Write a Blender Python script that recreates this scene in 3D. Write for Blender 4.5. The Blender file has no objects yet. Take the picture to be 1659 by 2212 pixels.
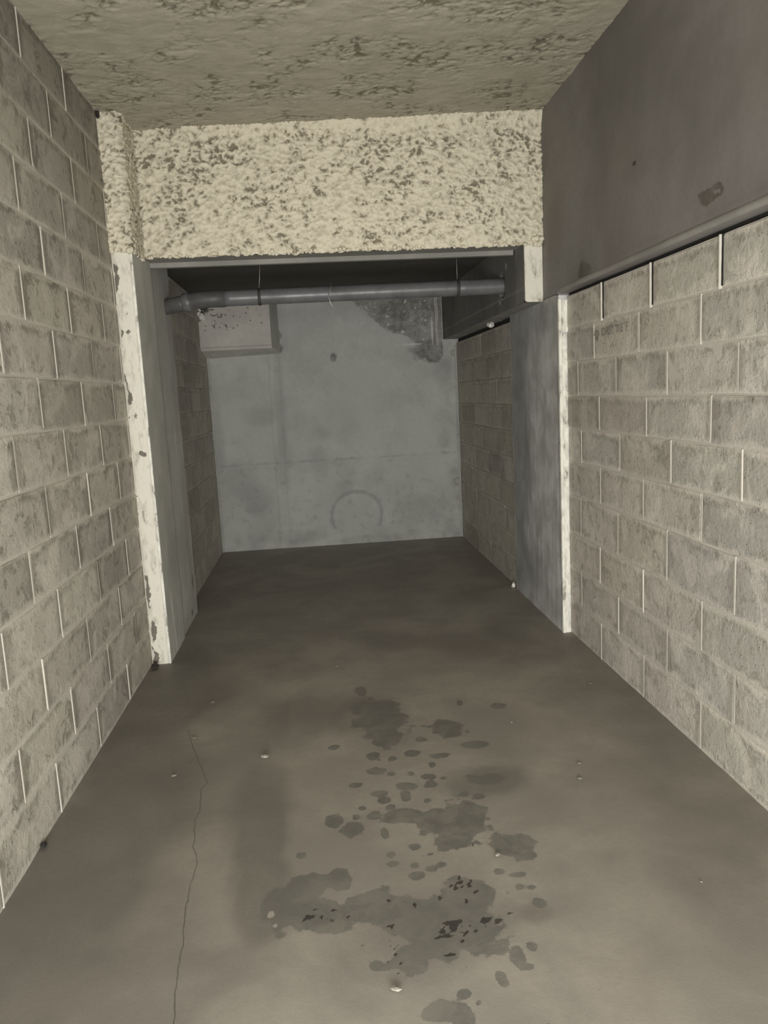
import bpy, bmesh, math, random
import numpy as np
from mathutils import Matrix, Vector

# ---------------------------------------------------------------- scene parameters
C = bpy.context.scene
col = C.collection
CAM_R = ((0.9947866, 0.0630729, -0.0801342), (-0.0886922, 0.1472673, -0.9851122), (-0.0503327, 0.9870837, 0.1520936))
FPX = 1653.758
cam_data = bpy.data.cameras.new('camera')
cam_data.sensor_fit = 'HORIZONTAL'
cam_data.sensor_width = 36.0
cam_data.lens = FPX / 1659.0 * 36.0
cam_data.clip_start = 0.02
cam = bpy.data.objects.new('camera', cam_data)
col.objects.link(cam)
_m = Matrix(CAM_R).to_4x4()
_m.translation = Vector((0, 0, 1.5))
cam.matrix_world = _m
C.camera = cam

w = bpy.data.worlds.new('world')
C.world = w
w.use_nodes = True
w.node_tree.nodes['Background'].inputs[0].default_value = (0.95, 0.97, 1.0, 1)
w.node_tree.nodes['Background'].inputs[1].default_value = 0.25

def area_light(name, loc, aim, sx, sy, power, colour):
    l = bpy.data.lights.new(name, 'AREA')
    l.shape = 'RECTANGLE'; l.size = sx; l.size_y = sy
    l.energy = power; l.color = colour
    o = bpy.data.objects.new(name, l); col.objects.link(o)
    o.location = loc
    o.rotation_euler = (Vector(aim) - Vector(loc)).to_track_quat('-Z', 'Y').to_euler()
    return o
# area fills added behind the camera, standing in for light from the lane
area_light('doorway_fill', (0.05, -0.66, 0.55), (0.25, 3.0, 1.0), 2.1, 0.8, 108, (1.0, 0.985, 0.95))
area_light('lane_fill', (0.2, -3.4, 0.95), (0.25, 3.0, 1.1), 4.0, 1.8, 200, (1.0, 0.985, 0.95))

C.view_settings.view_transform = 'Standard'
C.view_settings.look = 'None'
C.view_settings.gamma = 1.0
C.view_settings.use_curve_mapping = False
C.view_settings.exposure = 0.0

XL, XR, XB = -1.052, 1.478, 1.424        # left block face, right block face, right beam face
YC, YS, YE, YBK = 4.42, 4.70, 5.52, 7.73   # column front, sprayed beam front, column rear, back wall
ZB = 2.35

# measured marks (metres, on their surfaces)
FL_STAIN= [(0.138, 3.745, 0.035, 0.068), (0.2, 3.534, 0.12, 0.096), (0.213, 3.368, 0.128, 0.16), (0.213, 3.219, 0.086, 0.147), (0.149, 3.028, 0.035, 0.038), (0.499, 3.234, 0.074, 0.094), (0.365, 3.138, 0.024, 0.022), (0.313, 3.014, 0.037, 0.03), (0.225, 2.988, 0.023, 0.022), (0.414, 2.977, 0.043, 0.025), (0.379, 2.903, 0.019, 0.024), (0.349, 2.815, 0.033, 0.022), (0.409, 2.788, 0.015, 0.015), (0.286, 2.845, 0.019, 0.023), (0.209, 2.859, 0.022, 0.023), (0.15, 2.893, 0.042, 0.033), (0.06, 2.795, 0.022, 0.024), (0.152, 2.716, 0.032, 0.025), (0.163, 2.663, 0.027, 0.024), (0.247, 2.752, 0.032, 0.028), (0.245, 2.689, 0.021, 0.041), (0.353, 2.747, 0.027, 0.021), (0.322, 2.634, 0.016, 0.02), (0.277, 2.746, 0.021, 0.03), (0.184, 2.609, 0.018, 0.023), (0.08, 2.62, 0.018, 0.021), (0.053, 2.566, 0.017, 0.022), (-0.027, 2.552, 0.036, 0.041), (0.034, 2.488, 0.044, 0.05), (0.114, 2.565, 0.03, 0.03), (0.144, 2.451, 0.014, 0.038), (0.223, 2.545, 0.079, 0.056), (0.346, 2.487, 0.087, 0.091), (0.44, 2.507, 0.078, 0.112), (0.376, 2.378, 0.074, 0.067), (0.562, 2.313, 0.081, 0.064), (0.582, 2.246, 0.035, 0.03), (0.239, 2.352, 0.024, 0.019), (0.153, 2.321, 0.016, 0.016), (0.333, 2.323, 0.024, 0.019), (0.281, 2.297, 0.011, 0.009), (0.155, 2.264, 0.017, 0.013), (0.223, 2.249, 0.016, 0.016), (0.227, 2.194, 0.024, 0.023), (0.276, 2.222, 0.018, 0.017), (0.31, 2.239, 0.016, 0.015), (-0.143, 2.36, 0.017, 0.022), (0.481, 2.174, 0.021, 0.017), (0.536, 2.15, 0.032, 0.016), (0.526, 2.09, 0.017, 0.014), (0.558, 2.082, 0.015, 0.014), (0.559, 2.01, 0.022, 0.024), (-0.114, 2.201, 0.078, 0.064), (-0.018, 2.213, 0.039, 0.065), (-0.189, 2.106, 0.075, 0.107), (-0.105, 2.068, 0.098, 0.077), (-0.049, 2.017, 0.072, 0.049), (0.084, 2.063, 0.106, 0.077), (0.202, 2.007, 0.12, 0.099), (0.36, 2.057, 0.09, 0.098), (0.349, 1.925, 0.092, 0.105), (0.248, 1.885, 0.098, 0.066), (0.165, 1.844, 0.052, 0.063), (0.175, 1.802, 0.029, 0.02), (0.443, 1.802, 0.022, 0.038), (0.492, 1.836, 0.016, 0.019), (0.465, 1.768, 0.014, 0.012), (0.383, 1.732, 0.017, 0.03), (0.278, 1.703, 0.025, 0.02), (0.217, 1.656, 0.054, 0.034), (0.261, 1.632, 0.033, 0.042), (0.307, 1.671, 0.008, 0.009), (0.066, 1.831, 0.022, 0.022), (0.469, 2.658, 0.014, 0.014), (0.516, 2.629, 0.025, 0.024), (0.575, 2.746, 0.084, 0.043), (-0.013, 3.138, 0.024, 0.027), (0.607, 3.5, 0.016, 0.04), (0.781, 3.422, 0.041, 0.029), (0.582, 3.049, 0.058, 0.039)]
FL_SPOT= [(0.35, 2.141, 0.014, 0.011), (0.384, 2.144, 0.008, 0.011), (0.279, 2.077, 0.008, 0.015), (0.327, 2.108, 0.007, 0.008), (0.354, 2.052, 0.005, 0.015), (0.286, 1.97, 0.024, 0.009), (0.301, 1.944, 0.009, 0.023), (0.276, 1.914, 0.019, 0.009), (0.428, 1.954, 0.016, 0.009), (-0.117, 2.048, 0.015, 0.01), (-0.093, 2.054, 0.008, 0.012), (-0.039, 2.073, 0.013, 0.008), (0.116, 1.922, 0.006, 0.013), (0.118, 1.883, 0.008, 0.006), (0.122, 1.861, 0.006, 0.006), (0.124, 2.088, 0.01, 0.01), (0.2, 2.057, 0.005, 0.015), (0.267, 1.841, 0.022, 0.004), (0.121, 1.972, 0.006, 0.009), (0.433, 2.327, 0.005, 0.019)]
FL_SOFT= [(-0.295, 2.695, 0.115, 0.286), (-0.268, 2.297, 0.09, 0.282), (-0.071, 3.49, 0.251, 0.207), (-0.233, 2.152, 0.085, 0.171), (0.506, 2.737, 0.137, 0.109), (0.545, 1.965, 0.047, 0.047), (0.643, 2.755, 0.095, 0.111), (-0.947, 4.0, 0.243, 0.673), (-0.813, 2.728, 0.211, 0.638), (0.185, 3.343, 0.165, 0.295), (0.196, 1.961, 0.256, 0.172)]
FL_SOFT2= [(0.843, 4.351, 0.239, 0.265), (1.262, 2.56, 0.179, 0.203), (1.382, 3.017, 0.17, 0.278), (1.049, 4.389, 0.16, 0.367), (0.333, 4.565, 0.169, 0.238), (1.119, 2.027, 0.16, 0.28), (-0.959, 5.417, 0.203, 0.395), (-0.874, 3.922, 0.296, 0.44), (0.071, 6.884, 0.819, 0.533)]
CRACK= [(-0.695, 3.484), (-0.656, 3.328), (-0.604, 3.16), (-0.55, 2.998), (-0.528, 2.925), (-0.544, 2.873), (-0.524, 2.708), (-0.533, 2.652), (-0.512, 2.473), (-0.484, 2.384), (-0.488, 2.267), (-0.484, 2.133), (-0.468, 1.993), (-0.464, 1.904), (-0.459, 1.837), (-0.443, 1.713)]
CHIPS= [(-0.307, 3.09), (0.792, 3.223), (0.92, 2.683), (0.496, 2.253), (0.111, 1.735), (0.96, 2.8), (1.063, 2.019), (-0.673, 3.002), (1.292, 3.591), (0.025, 4.138), (-0.612, 3.755), (-0.643, 3.354), (-1.033, 4.349), (1.364, 4.576), (1.068, 2.571)]
BK_MOLD= [(0.597, 2.344, 0.16, 0.132), (0.779, 2.314, 0.23, 0.199), (0.912, 2.22, 0.277, 0.222), (1.095, 2.167, 0.209, 0.223), (1.184, 2.074, 0.163, 0.179), (1.156, 1.962, 0.117, 0.135), (1.198, 1.846, 0.131, 0.082), (0.444, 2.461, 0.091, 0.044), (1.058, 2.392, 0.277, 0.133)]
BK_SOFT= [(-0.324, 2.139, 0.081, 0.264), (-0.349, 1.467, 0.055, 0.45), (-0.358, 0.868, 0.064, 0.277), (0.044, 1.148, 0.092, 0.069), (0.002, 0.848, 0.084, 0.163), (-0.563, 1.341, 0.159, 0.091), (0.244, 0.588, 0.084, 0.071), (1.386, 0.576, 0.087, 0.167), (0.474, 0.032, 0.335, 0.048), (-0.625, 0.51, 0.138, 0.14), (-0.28, 0.106, 0.282, 0.067), (1.282, 1.009, 0.067, 0.075), (1.309, 1.704, 0.094, 0.182), (-0.794, 0.708, 0.137, 0.185), (-0.988, 1.135, 0.063, 0.362), (0.967, 0.314, 0.24, 0.144)]
RC_SOFT= [(5.354, 1.294, 0.217, 0.788), (5.467, 0.336, 0.182, 0.317), (4.704, 1.902, 0.228, 0.082), (5.179, 1.918, 0.221, 0.12), (4.966, 0.274, 0.214, 0.13), (5.258, 0.259, 0.169, 0.154), (4.707, 0.24, 0.137, 0.124), (4.566, 1.861, 0.132, 0.053)]
RC_SPOT= [(5.22, 0.267, 0.049, 0.109), (5.103, 0.259, 0.047, 0.117), (4.968, 0.247, 0.055, 0.098), (4.798, 0.249, 0.042, 0.079), (5.318, 0.28, 0.038, 0.07)]
RB_STAIN= [(2.722, 2.129, 0.07, 0.031), (2.665, 2.135, 0.049, 0.028), (2.782, 2.157, 0.033, 0.008), (3.987, 2.065, 0.094, 0.069)]
RB_SPOT= [(3.357, 2.422, 0.029, 0.015)]

# ---------------------------------------------------------------- numpy noise
_rng = np.random.RandomState(7)
_perm = _rng.permutation(512)
_grad = _rng.normal(size=(512, 3)); _grad /= np.linalg.norm(_grad, axis=1)[:, None]
def gnoise(p):
    p = np.asarray(p, float)
    i = np.floor(p).astype(int); f = p - i
    u = f * f * f * (f * (f * 6 - 15) + 10)
    out = 0
    for dx in (0, 1):
        for dy in (0, 1):
            for dz in (0, 1):
                h = _perm[(_perm[(_perm[(i[:, 0] + dx) & 511] + i[:, 1] + dy) & 511] + i[:, 2] + dz) & 511]
                g = _grad[h]
                d = ((f - (dx, dy, dz)) * g).sum(1)
                wx = u[:, 0] if dx else 1 - u[:, 0]
                wy = u[:, 1] if dy else 1 - u[:, 1]
                wz = u[:, 2] if dz else 1 - u[:, 2]
                out = out + d * wx * wy * wz
    return out * 1.5
def fbm(p, scale, octaves=4, billow=False, gain=0.5):
    p = np.asarray(p, float) * scale
    a, s, t = 1.0, 0.0, 0.0
    for k in range(octaves):
        n = gnoise(p + 17.3 * k)
        if billow: n = np.abs(n) * 2 - 0.45
        s = s + a * n; t += a
        a *= gain; p = p * 2.03
    return s / t

# ---------------------------------------------------------------- materials
def nodes_of(name):
    m = bpy.data.materials.new(name); m.use_nodes = True
    nt = m.node_tree
    b = nt.nodes['Principled BSDF']
    return m, nt, b
class NG:
    def __init__(s, nt): s.nt = nt; s.pos = None
    def n(s, t, **k):
        x = s.nt.nodes.new(t)
        for a, v in k.items(): setattr(x, a, v)
        return x
    def link(s, a, b): s.nt.links.new(a, b)
    def P(s):
        if s.pos is None: s.pos = s.n('ShaderNodeNewGeometry').outputs['Position']
        return s.pos
    def noise(s, scale, detail=4, rough=0.55, stretch=None, dist=0.0, vec=None):
        v = vec or s.P()
        if stretch:
            mp = s.n('ShaderNodeMapping'); mp.inputs['Scale'].default_value = stretch
            s.link(v, mp.inputs['Vector']); v = mp.outputs[0]
        x = s.n('ShaderNodeTexNoise')
        x.inputs['Scale'].default_value = scale; x.inputs['Detail'].default_value = detail
        x.inputs['Roughness'].default_value = rough; x.inputs['Distortion'].default_value = dist
        s.link(v, x.inputs['Vector'])
        return x.outputs['Fac']
    def math(s, op, a, b=None, c=None, clamp=False):
        x = s.n('ShaderNodeMath', operation=op, use_clamp=clamp)
        for i, v in enumerate((a, b, c)):
            if v is None: continue
            if isinstance(v, (int, float)): x.inputs[i].default_value = v
            else: s.link(v, x.inputs[i])
        return x.outputs[0]
    def ramp(s, v, a, b, lo=0.0, hi=1.0, smooth=True):
        x = s.n('ShaderNodeMapRange', interpolation_type='SMOOTHSTEP' if smooth else 'LINEAR')
        x.clamp = True
        s.link(v, x.inputs['Value'])
        for k, q in zip(('From Min', 'From Max', 'To Min', 'To Max'), (a, b, lo, hi)): x.inputs[k].default_value = q
        return x.outputs[0]
    def mix(s, f, a, b, mode='MIX'):
        x = s.n('ShaderNodeMix', data_type='RGBA', blend_type=mode)
        if isinstance(f, (int, float)): x.inputs[0].default_value = f
        else: s.link(f, x.inputs[0])
        for i, v in ((6, a), (7, b)):
            if isinstance(v, tuple): x.inputs[i].default_value = (*v, 1)
            else: s.link(v, x.inputs[i])
        return x.outputs[2]
    def attr(s, name): return s.n('ShaderNodeAttribute', attribute_name=name).outputs['Fac']
    def bump(s, h, strength, dist, b):
        x = s.n('ShaderNodeBump'); x.inputs['Strength'].default_value = strength
        x.inputs['Distance'].default_value = dist
        s.link(h, x.inputs['Height']); s.link(x.outputs[0], b.inputs['Normal'])

def concrete(name, base, dark, blotch=2.0, streak=None, rough=0.8, stain=(0.08, 0.078, 0.07),
             spot=(0.012, 0.011, 0.01), light=(0.55, 0.54, 0.5), pores=0.3, bump=0.25, spec=0.3, tint=None, soft=0.55, sw=(0.27, 0.37)):
    """bare concrete; reads float attributes soft, stain, spot, pale, crack baked on some meshes"""
    m, nt, b = nodes_of(name); g = NG(nt)
    n1 = g.noise(blotch, 5, 0.6, dist=0.3)
    c = g.mix(g.ramp(n1, 0.32, 0.68), dark, base)
    n2 = g.noise(38, 6, 0.7)
    c = g.mix(g.ramp(n2, 0.3, 0.75, 0.0, 0.35), c, tuple(x * 0.72 for x in base))
    if tint:
        n5 = g.noise(1.3, 3, 0.5)
        c = g.mix(g.ramp(n5, 0.45, 0.62, 0, 0.5), c, tint)
    if streak:
        n3 = g.noise(6, 5, 0.65, stretch=streak)
        c = g.mix(g.ramp(n3, 0.5, 0.72, 0, 0.6), c, dark)
        n4 = g.noise(9, 5, 0.7, stretch=streak)
        c = g.mix(g.ramp(n4, 0.62, 0.72, 0, 0.55), c, tuple(min(1, x * 1.6) for x in base))
    c = g.mix(g.math('MULTIPLY', g.attr('soft'), soft, clamp=True), c, tuple(x * 0.42 for x in dark))
    ns = g.noise(28, 4, 0.6); nf = g.noise(120, 3, 0.6)
    sv = g.math('ADD', g.attr('stain'), g.math('ADD', g.math('MULTIPLY', g.math('SUBTRACT', ns, 0.5), 0.5), g.math('MULTIPLY', g.math('SUBTRACT', nf, 0.5), 0.22)))
    sm = g.ramp(sv, *sw)
    nst = g.noise(9, 5, 0.7, dist=0.5)
    c = g.mix(g.math('MULTIPLY', sm, g.ramp(nst, 0.35, 0.65, 0.55, 0.98)), c, stain)
    pv = g.math('ADD', g.attr('pale'), g.math('MULTIPLY', g.math('SUBTRACT', nf, 0.5), 0.4))
    c = g.mix(g.math('MULTIPLY', g.ramp(pv, 0.42, 0.5), 0.7), c, light)
    kv = g.math('ADD', g.attr('spot'), g.math('MULTIPLY', g.math('SUBTRACT', nf, 0.5), 0.7))
    km = g.ramp(kv, 0.36, 0.46)
    c = g.mix(g.math('MULTIPLY', km, 0.72), c, spot)
    # pores
    vo = g.n('ShaderNodeTexVoronoi'); vo.inputs['Scale'].default_value = 26; g.link(g.P(), vo.inputs['Vector'])
    pm = g.math('MULTIPLY', g.ramp(vo.outputs['Distance'], 0.05, 0.12, 1, 0), g.ramp(n2, 0.56, 0.62))
    c = g.mix(g.math('MULTIPLY', pm, pores), c, tuple(x * 0.25 for x in dark))
    cd = g.math('ABSOLUTE', g.math('SUBTRACT', g.math('ADD', g.attr('crackd'), g.math('MULTIPLY', g.math('SUBTRACT', nf, 0.5), 0.14)), 2.0))
    cmf = g.math('MULTIPLY', g.ramp(cd, 0.03, 0.085, 1, 0), g.ramp(g.noise(7, 3, 0.7), 0.3, 0.42))
    ck = g.attr('crack')
    cm = g.math('MAXIMUM', cmf, g.math('MULTIPLY', g.ramp(ck, 0.5, 0.9), g.ramp(g.noise(9, 4, 0.7), 0.25, 0.4)))
    c = g.mix(g.math('MULTIPLY', cm, 0.6), c, (0.05, 0.045, 0.04))
    g.link(c, b.inputs['Base Color'])
    r = g.math('SUBTRACT', g.ramp(n2, 0.3, 0.7, rough - 0.08, rough + 0.08), g.math('MULTIPLY', sm, 0.12))
    g.link(r, b.inputs['Roughness'])
    b.inputs['Specular IOR Level'].default_value = spec
    h = g.math('ADD', g.math('MULTIPLY', n2, 0.5), g.math('MULTIPLY', nf, 0.35))
    h = g.math('SUBTRACT', h, g.math('MULTIPLY', pm, 0.8))
    g.bump(h, bump, 0.004, b)
    return m

def block_material(name, base, dark, smear, grey, edge=1.0):
    """concrete block: dirty bands beside the joints, lime smears along the beds"""
    m, nt, b = nodes_of(name); g = NG(nt)
    oi = g.n('ShaderNodeObjectInfo')
    rnd = oi.outputs['Random']
    P = g.P()
    off = g.n('ShaderNodeVectorMath', operation='ADD')
    cmb = g.n('ShaderNodeCombineXYZ'); g.link(g.math('MULTIPLY', rnd, 37.0), cmb.inputs[0])
    g.link(P, off.inputs[0]); g.link(cmb.outputs[0], off.inputs[1]); V = off.outputs[0]
    na = g.noise(7, 5, 0.65, vec=V, dist=0.6); nb = g.noise(48, 6, 0.72, vec=V); nc = g.noise(15, 4, 0.6, vec=V, dist=1.2)
    gl = g.noise(0.9, 3, 0.5)
    tone = g.math('ADD', g.math('MULTIPLY', g.math('SUBTRACT', rnd, 0.5), 0.5), g.math('MULTIPLY', gl, 1.0))
    c = g.mix(g.ramp(tone, 0.3, 0.75), grey, base)
    c = g.mix(g.ramp(nb, 0.4, 0.75, 0, 0.25), c, tuple(x * 0.75 for x in base))
    uv = g.n('ShaderNodeUVMap', uv_map='UVMap').outputs[0]; uv2 = g.n('ShaderNodeUVMap', uv_map='UVFar').outputs[0]
    s1 = g.n('ShaderNodeSeparateXYZ'); g.link(uv, s1.inputs[0])
    s2 = g.n('ShaderNodeSeparateXYZ'); g.link(uv2, s2.inputs[0])
    eu = g.math('MINIMUM', s1.outputs[0], s2.outputs[0]); ev = g.math('MINIMUM', s1.outputs[1], s2.outputs[1])
    # worn dark bands beside head joints and under the top bed, paler lime wash in the middle
    vt = s2.outputs[1]
    vq = g.math('ADD', g.math('MULTIPLY', vt, 1.5), 0.012)
    e = g.math('MINIMUM', eu, vq)
    nd = g.noise(11, 5, 0.7, vec=V, dist=0.5)
    band = g.math('ADD', g.math('MULTIPLY', e, 9.0), g.math('MULTIPLY', nd, 1.5))
    dk = g.ramp(band, 1.0, 1.42, 0.85 * edge, 0.0)
    amp = g.ramp(g.math('FRACT', g.math('MULTIPLY', rnd, 7.31)), 0.0, 1.0, 0.45, 1.0, smooth=False)
    c = g.mix(g.math('MULTIPLY', dk, amp), c, dark)
    pt = g.math('MULTIPLY', g.ramp(nc, 0.5, 0.58), g.ramp(na, 0.46, 0.56))
    c = g.mix(g.math('MULTIPLY', pt, 0.7), c, dark)
    wsh = g.math('MULTIPLY', g.ramp(g.noise(4.5, 6, 0.72, vec=V, dist=0.6), 0.46, 0.62), g.ramp(e, 0.012, 0.05))
    c = g.mix(g.math('MULTIPLY', wsh, 0.8), c, smear)
    nsm = g.noise(6, 6, 0.75)
    sme = g.math('ADD', g.math('MULTIPLY', ev, -14.0), g.math('MULTIPLY', nsm, 1.6))
    c = g.mix(g.math('MULTIPLY', g.ramp(sme, 0.45, 0.8), 0.9), c, smear)
    vo = g.n('ShaderNodeTexVoronoi'); vo.inputs['Scale'].default_value = 55; g.link(V, vo.inputs['Vector'])
    pm = g.math('MULTIPLY', g.ramp(vo.outputs['Distance'], 0.1, 0.22, 1, 0), g.ramp(nb, 0.5, 0.58))
    c = g.mix(g.math('MULTIPLY', pm, 0.45), c, tuple(x * 0.35 for x in dark))
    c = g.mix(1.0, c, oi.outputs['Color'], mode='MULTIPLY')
    g.link(c, b.inputs['Base Color'])
    b.inputs['Roughness'].default_value = 0.88; b.inputs['Specular IOR Level'].default_value = 0.2
    h = g.math('ADD', g.math('MULTIPLY', nb, 0.6), g.math('MULTIPLY', g.ramp(sme, 0.2, 0.6), 0.5))
    h = g.math('ADD', h, g.math('MULTIPLY', nc, 0.7)); h = g.math('SUBTRACT', h, g.math('MULTIPLY', pm, 0.6))
    g.bump(h, 0.8, 0.008, b)
    return m

def spray_material(name, lightc, midc, darkc, lo, hi):
    m, nt, b = nodes_of(name); g = NG(nt)
    h = g.attr('height'); n1 = g.noise(3.0, 4, 0.6); n2 = g.noise(90, 5, 0.7)
    v = g.math('ADD', h, g.math('MULTIPLY', g.math('SUBTRACT', n1, 0.5), 0.3))
    v = g.math('ADD', v, g.math('MULTIPLY', g.math('SUBTRACT', n2, 0.5), 0.35))
    c = g.mix(g.ramp(v, lo, (lo + hi) / 2), darkc, midc)  # dark pits by height: dirt, plus crevice shade put into the colour
    c = g.mix(g.ramp(v, (lo + hi) / 2, hi), c, lightc)
    g.link(c, b.inputs['Base Color']); b.inputs['Roughness'].default_value = 0.95
    b.inputs['Specular IOR Level'].default_value = 0.1
    g.bump(n2, 0.6, 0.006, b)
    return m

def paint_material(name, base, dirt, lo=0.6, hi=0.68, stretch=(1, 1, 0.35)):
    m, nt, b = nodes_of(name); g = NG(nt)
    n1 = g.noise(26, 5, 0.65, stretch=stretch, dist=0.4); n2 = g.noise(4, 4, 0.6); n3 = g.noise(110, 4, 0.7)
    v = g.math('ADD', g.math('MULTIPLY', n1, 0.75), g.math('MULTIPLY', n2, 0.25))
    c = g.mix(g.ramp(n3, 0.3, 0.8, 0, 0.35), base, tuple(x * 0.8 for x in base))
    c = g.mix(g.math('MULTIPLY', g.ramp(v, lo - 0.08, lo - 0.02), 0.25), c, dirt)
    c = g.mix(g.math('MULTIPLY', g.ramp(v, lo, hi), 0.85), c, dirt)
    kv = g.math('ADD', g.attr('spot'), g.math('MULTIPLY', g.math('SUBTRACT', n3, 0.5), 0.5))
    c = g.mix(g.math('MULTIPLY', g.ramp(kv, 0.34, 0.44), 0.9), c, tuple(x * 0.5 for x in dirt))
    g.link(c, b.inputs['Base Color']); b.inputs['Roughness'].default_value = 0.8
    g.bump(g.math('ADD', n1, g.math('MULTIPLY', n3, 0.4)), 0.4, 0.004, b)
    return m

def plain(name, base, rough=0.6, metal=0.0, spec=0.5, var=0.25, scale=14, bump=0.15):
    m, nt, b = nodes_of(name); g = NG(nt)
    n1 = g.noise(scale, 5, 0.6)
    g.link(g.mix(g.ramp(n1, 0.35, 0.7), base, tuple(x * (1 - var) for x in base)), b.inputs['Base Color'])
    g.link(g.ramp(n1, 0.3, 0.7, rough - 0.05, rough + 0.08), b.inputs['Roughness'])
    b.inputs['Metallic'].default_value = metal; b.inputs['Specular IOR Level'].default_value = spec
    if bump: g.bump(n1, bump, 0.002, b)
    return m

M = {}
M['floor'] = concrete('floor_concrete', (0.42, 0.387, 0.333), (0.30, 0.28, 0.245), 2.4, rough=0.62, stain=(0.175, 0.17, 0.15),
                      pores=0.15, bump=0.18, spec=0.4, tint=(0.30, 0.27, 0.235), light=(0.5, 0.46, 0.4))
M['back'] = concrete('back_wall_concrete', (0.54, 0.55, 0.515), (0.45, 0.46, 0.43), 2.6, rough=0.85,
                     stain=(0.15, 0.147, 0.125), pores=0.5, sw=(0.12, 0.52), tint=(0.49, 0.50, 0.465), light=(0.68, 0.68, 0.63))
M['beam'] = concrete('bare_beam_concrete', (0.285, 0.272, 0.26), (0.17, 0.158, 0.145), 1.0, rough=0.75,
                     stain=(0.115, 0.105, 0.088), pores=0.25, bump=0.12, tint=(0.2, 0.178, 0.165))
M['column_in'] = concrete('column_side_concrete', (0.68, 0.675, 0.62), (0.52, 0.52, 0.48), 2.5, streak=(1, 1, 0.12), rough=0.8,
                          stain=(0.12, 0.115, 0.1), pores=0.3)
M['column_r'] = concrete('right_column_concrete', (0.76, 0.765, 0.76), (0.46, 0.46, 0.45), 5.0, streak=(3.5, 3.5, 0.14), rough=0.8,
                         stain=(0.12, 0.115, 0.1), pores=0.35)
M['soffit'] = concrete('soffit_concrete', (0.33, 0.32, 0.29), (0.24, 0.235, 0.215), 2.5, rough=0.8, pores=0.3)
M['rear_beam'] = concrete('rear_beam_concrete', (0.26, 0.255, 0.24), (0.18, 0.176, 0.165), 2.0, rough=0.7, pores=0.2, stain=(0.06, 0.058, 0.05))
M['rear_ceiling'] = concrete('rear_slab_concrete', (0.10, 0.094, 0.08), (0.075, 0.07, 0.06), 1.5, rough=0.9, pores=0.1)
M['box'] = concrete('corbel_concrete', (0.58, 0.555, 0.51), (0.49, 0.465, 0.43), 3.0, rough=0.8, pores=0.6, stain=(0.1, 0.09, 0.08))
M['mortar_left'] = concrete('mortar_left', (0.68, 0.645, 0.57), (0.6, 0.57, 0.50), 4, rough=0.9, pores=0.1, bump=0.5)
M['mortar_right'] = concrete('mortar_right', (0.67, 0.635, 0.57), (0.58, 0.55, 0.49), 4, rough=0.9, pores=0.1, bump=0.5)
M['mortar_rear'] = concrete('mortar_rear', (0.44, 0.41, 0.36), (0.34, 0.32, 0.28), 4, rough=0.9, pores=0.1, bump=0.5)
M['block_left'] = block_material('block_left', (0.60, 0.57, 0.50), (0.28, 0.26, 0.22), (0.70, 0.665, 0.59), (0.50, 0.475, 0.42))
M['block_right'] = block_material('block_right', (0.64, 0.60, 0.535), (0.38, 0.35, 0.305), (0.76, 0.72, 0.655), (0.54, 0.53, 0.485), edge=0.7)
M['block_rear'] = block_material('block_rear', (0.60, 0.565, 0.50), (0.38, 0.355, 0.31), (0.62, 0.585, 0.515), (0.50, 0.475, 0.425), edge=0.6)
M['spray'] = spray_material('sprayed_insulation', (0.75, 0.70, 0.56), (0.60, 0.555, 0.44), (0.25, 0.225, 0.165), 0.16, 0.68)
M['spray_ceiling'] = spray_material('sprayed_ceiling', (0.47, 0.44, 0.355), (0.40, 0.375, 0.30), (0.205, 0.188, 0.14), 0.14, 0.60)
M['paint'] = paint_material('chipped_cream_paint', (0.80, 0.77, 0.67), (0.25, 0.22, 0.175), 0.6, 0.66)
M['paint_r'] = paint_material('worn_white_edge', (0.92, 0.91, 0.82), (0.27, 0.25, 0.21), 0.54, 0.62)
M['pipe'] = plain('grey_pvc', (0.16, 0.163, 0.168), 0.36, spec=0.5, var=0.3, scale=9, bump=0.03)
M['pipe_dark'] = plain('dark_grey_pvc', (0.11, 0.108, 0.105), 0.42, var=0.3, scale=9, bump=0.05)
M['clamp'] = plain('dull_strap', (0.07, 0.068, 0.064), 0.6, 0.2)
M['wire'] = plain('galvanised_wire', (0.62, 0.6, 0.55), 0.45, 0.6)
M['chip'] = plain('pale_debris', (0.36, 0.335, 0.29), 0.9, scale=60)
M['darkchip'] = plain('black_debris', (0.035, 0.03, 0.026), 0.9, scale=60)
M['foam'] = plain('white_foam', (0.93, 0.92, 0.87), 0.9, scale=40, bump=0.5)
M['void_shade'] = plain('void_shade_black', (0.02, 0.019, 0.017), 0.9)  # near-black colour stands in for shade inside gaps, slots and the pipe hole
M['ink'] = plain('faded_stamp_ink', (0.33, 0.305, 0.27), 0.9, var=0.5, scale=90)
M['plug'] = plain('cement_plug', (0.42, 0.41, 0.37), 0.85, scale=50)
M['lane'] = plain('lane_concrete', (0.3, 0.29, 0.26), 0.85)

# ---------------------------------------------------------------- mesh helpers
def mesh_obj(name, verts, faces, mat, parent=None, smooth=False, attrs=None):
    me = bpy.data.meshes.new(name)
    me.from_pydata([tuple(v) for v in verts], [], faces)
    me.materials.append(mat)
    if smooth: me.polygons.foreach_set('use_smooth', [True] * len(me.polygons))
    for k, v in (attrs or {}).items():
        a = me.attributes.new(k, 'FLOAT', 'POINT'); a.data.foreach_set('value', np.asarray(v, np.float32))
    me.update()
    o = bpy.data.objects.new(name, me); col.objects.link(o)
    if parent: o.parent = parent
    return o
def label(o, lab, cat, group=None):
    o['label'] = lab; o['category'] = cat
    if group: o['group'] = group
    return o
def empty(name, loc=(0, 0, 0)):
    o = bpy.data.objects.new(name, None); col.objects.link(o); o.location = loc; o.empty_display_size = 0.05
    return o
def structure(o, lab=None):
    o['kind'] = 'structure'
    if lab: o['label'] = lab
    return o
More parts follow.
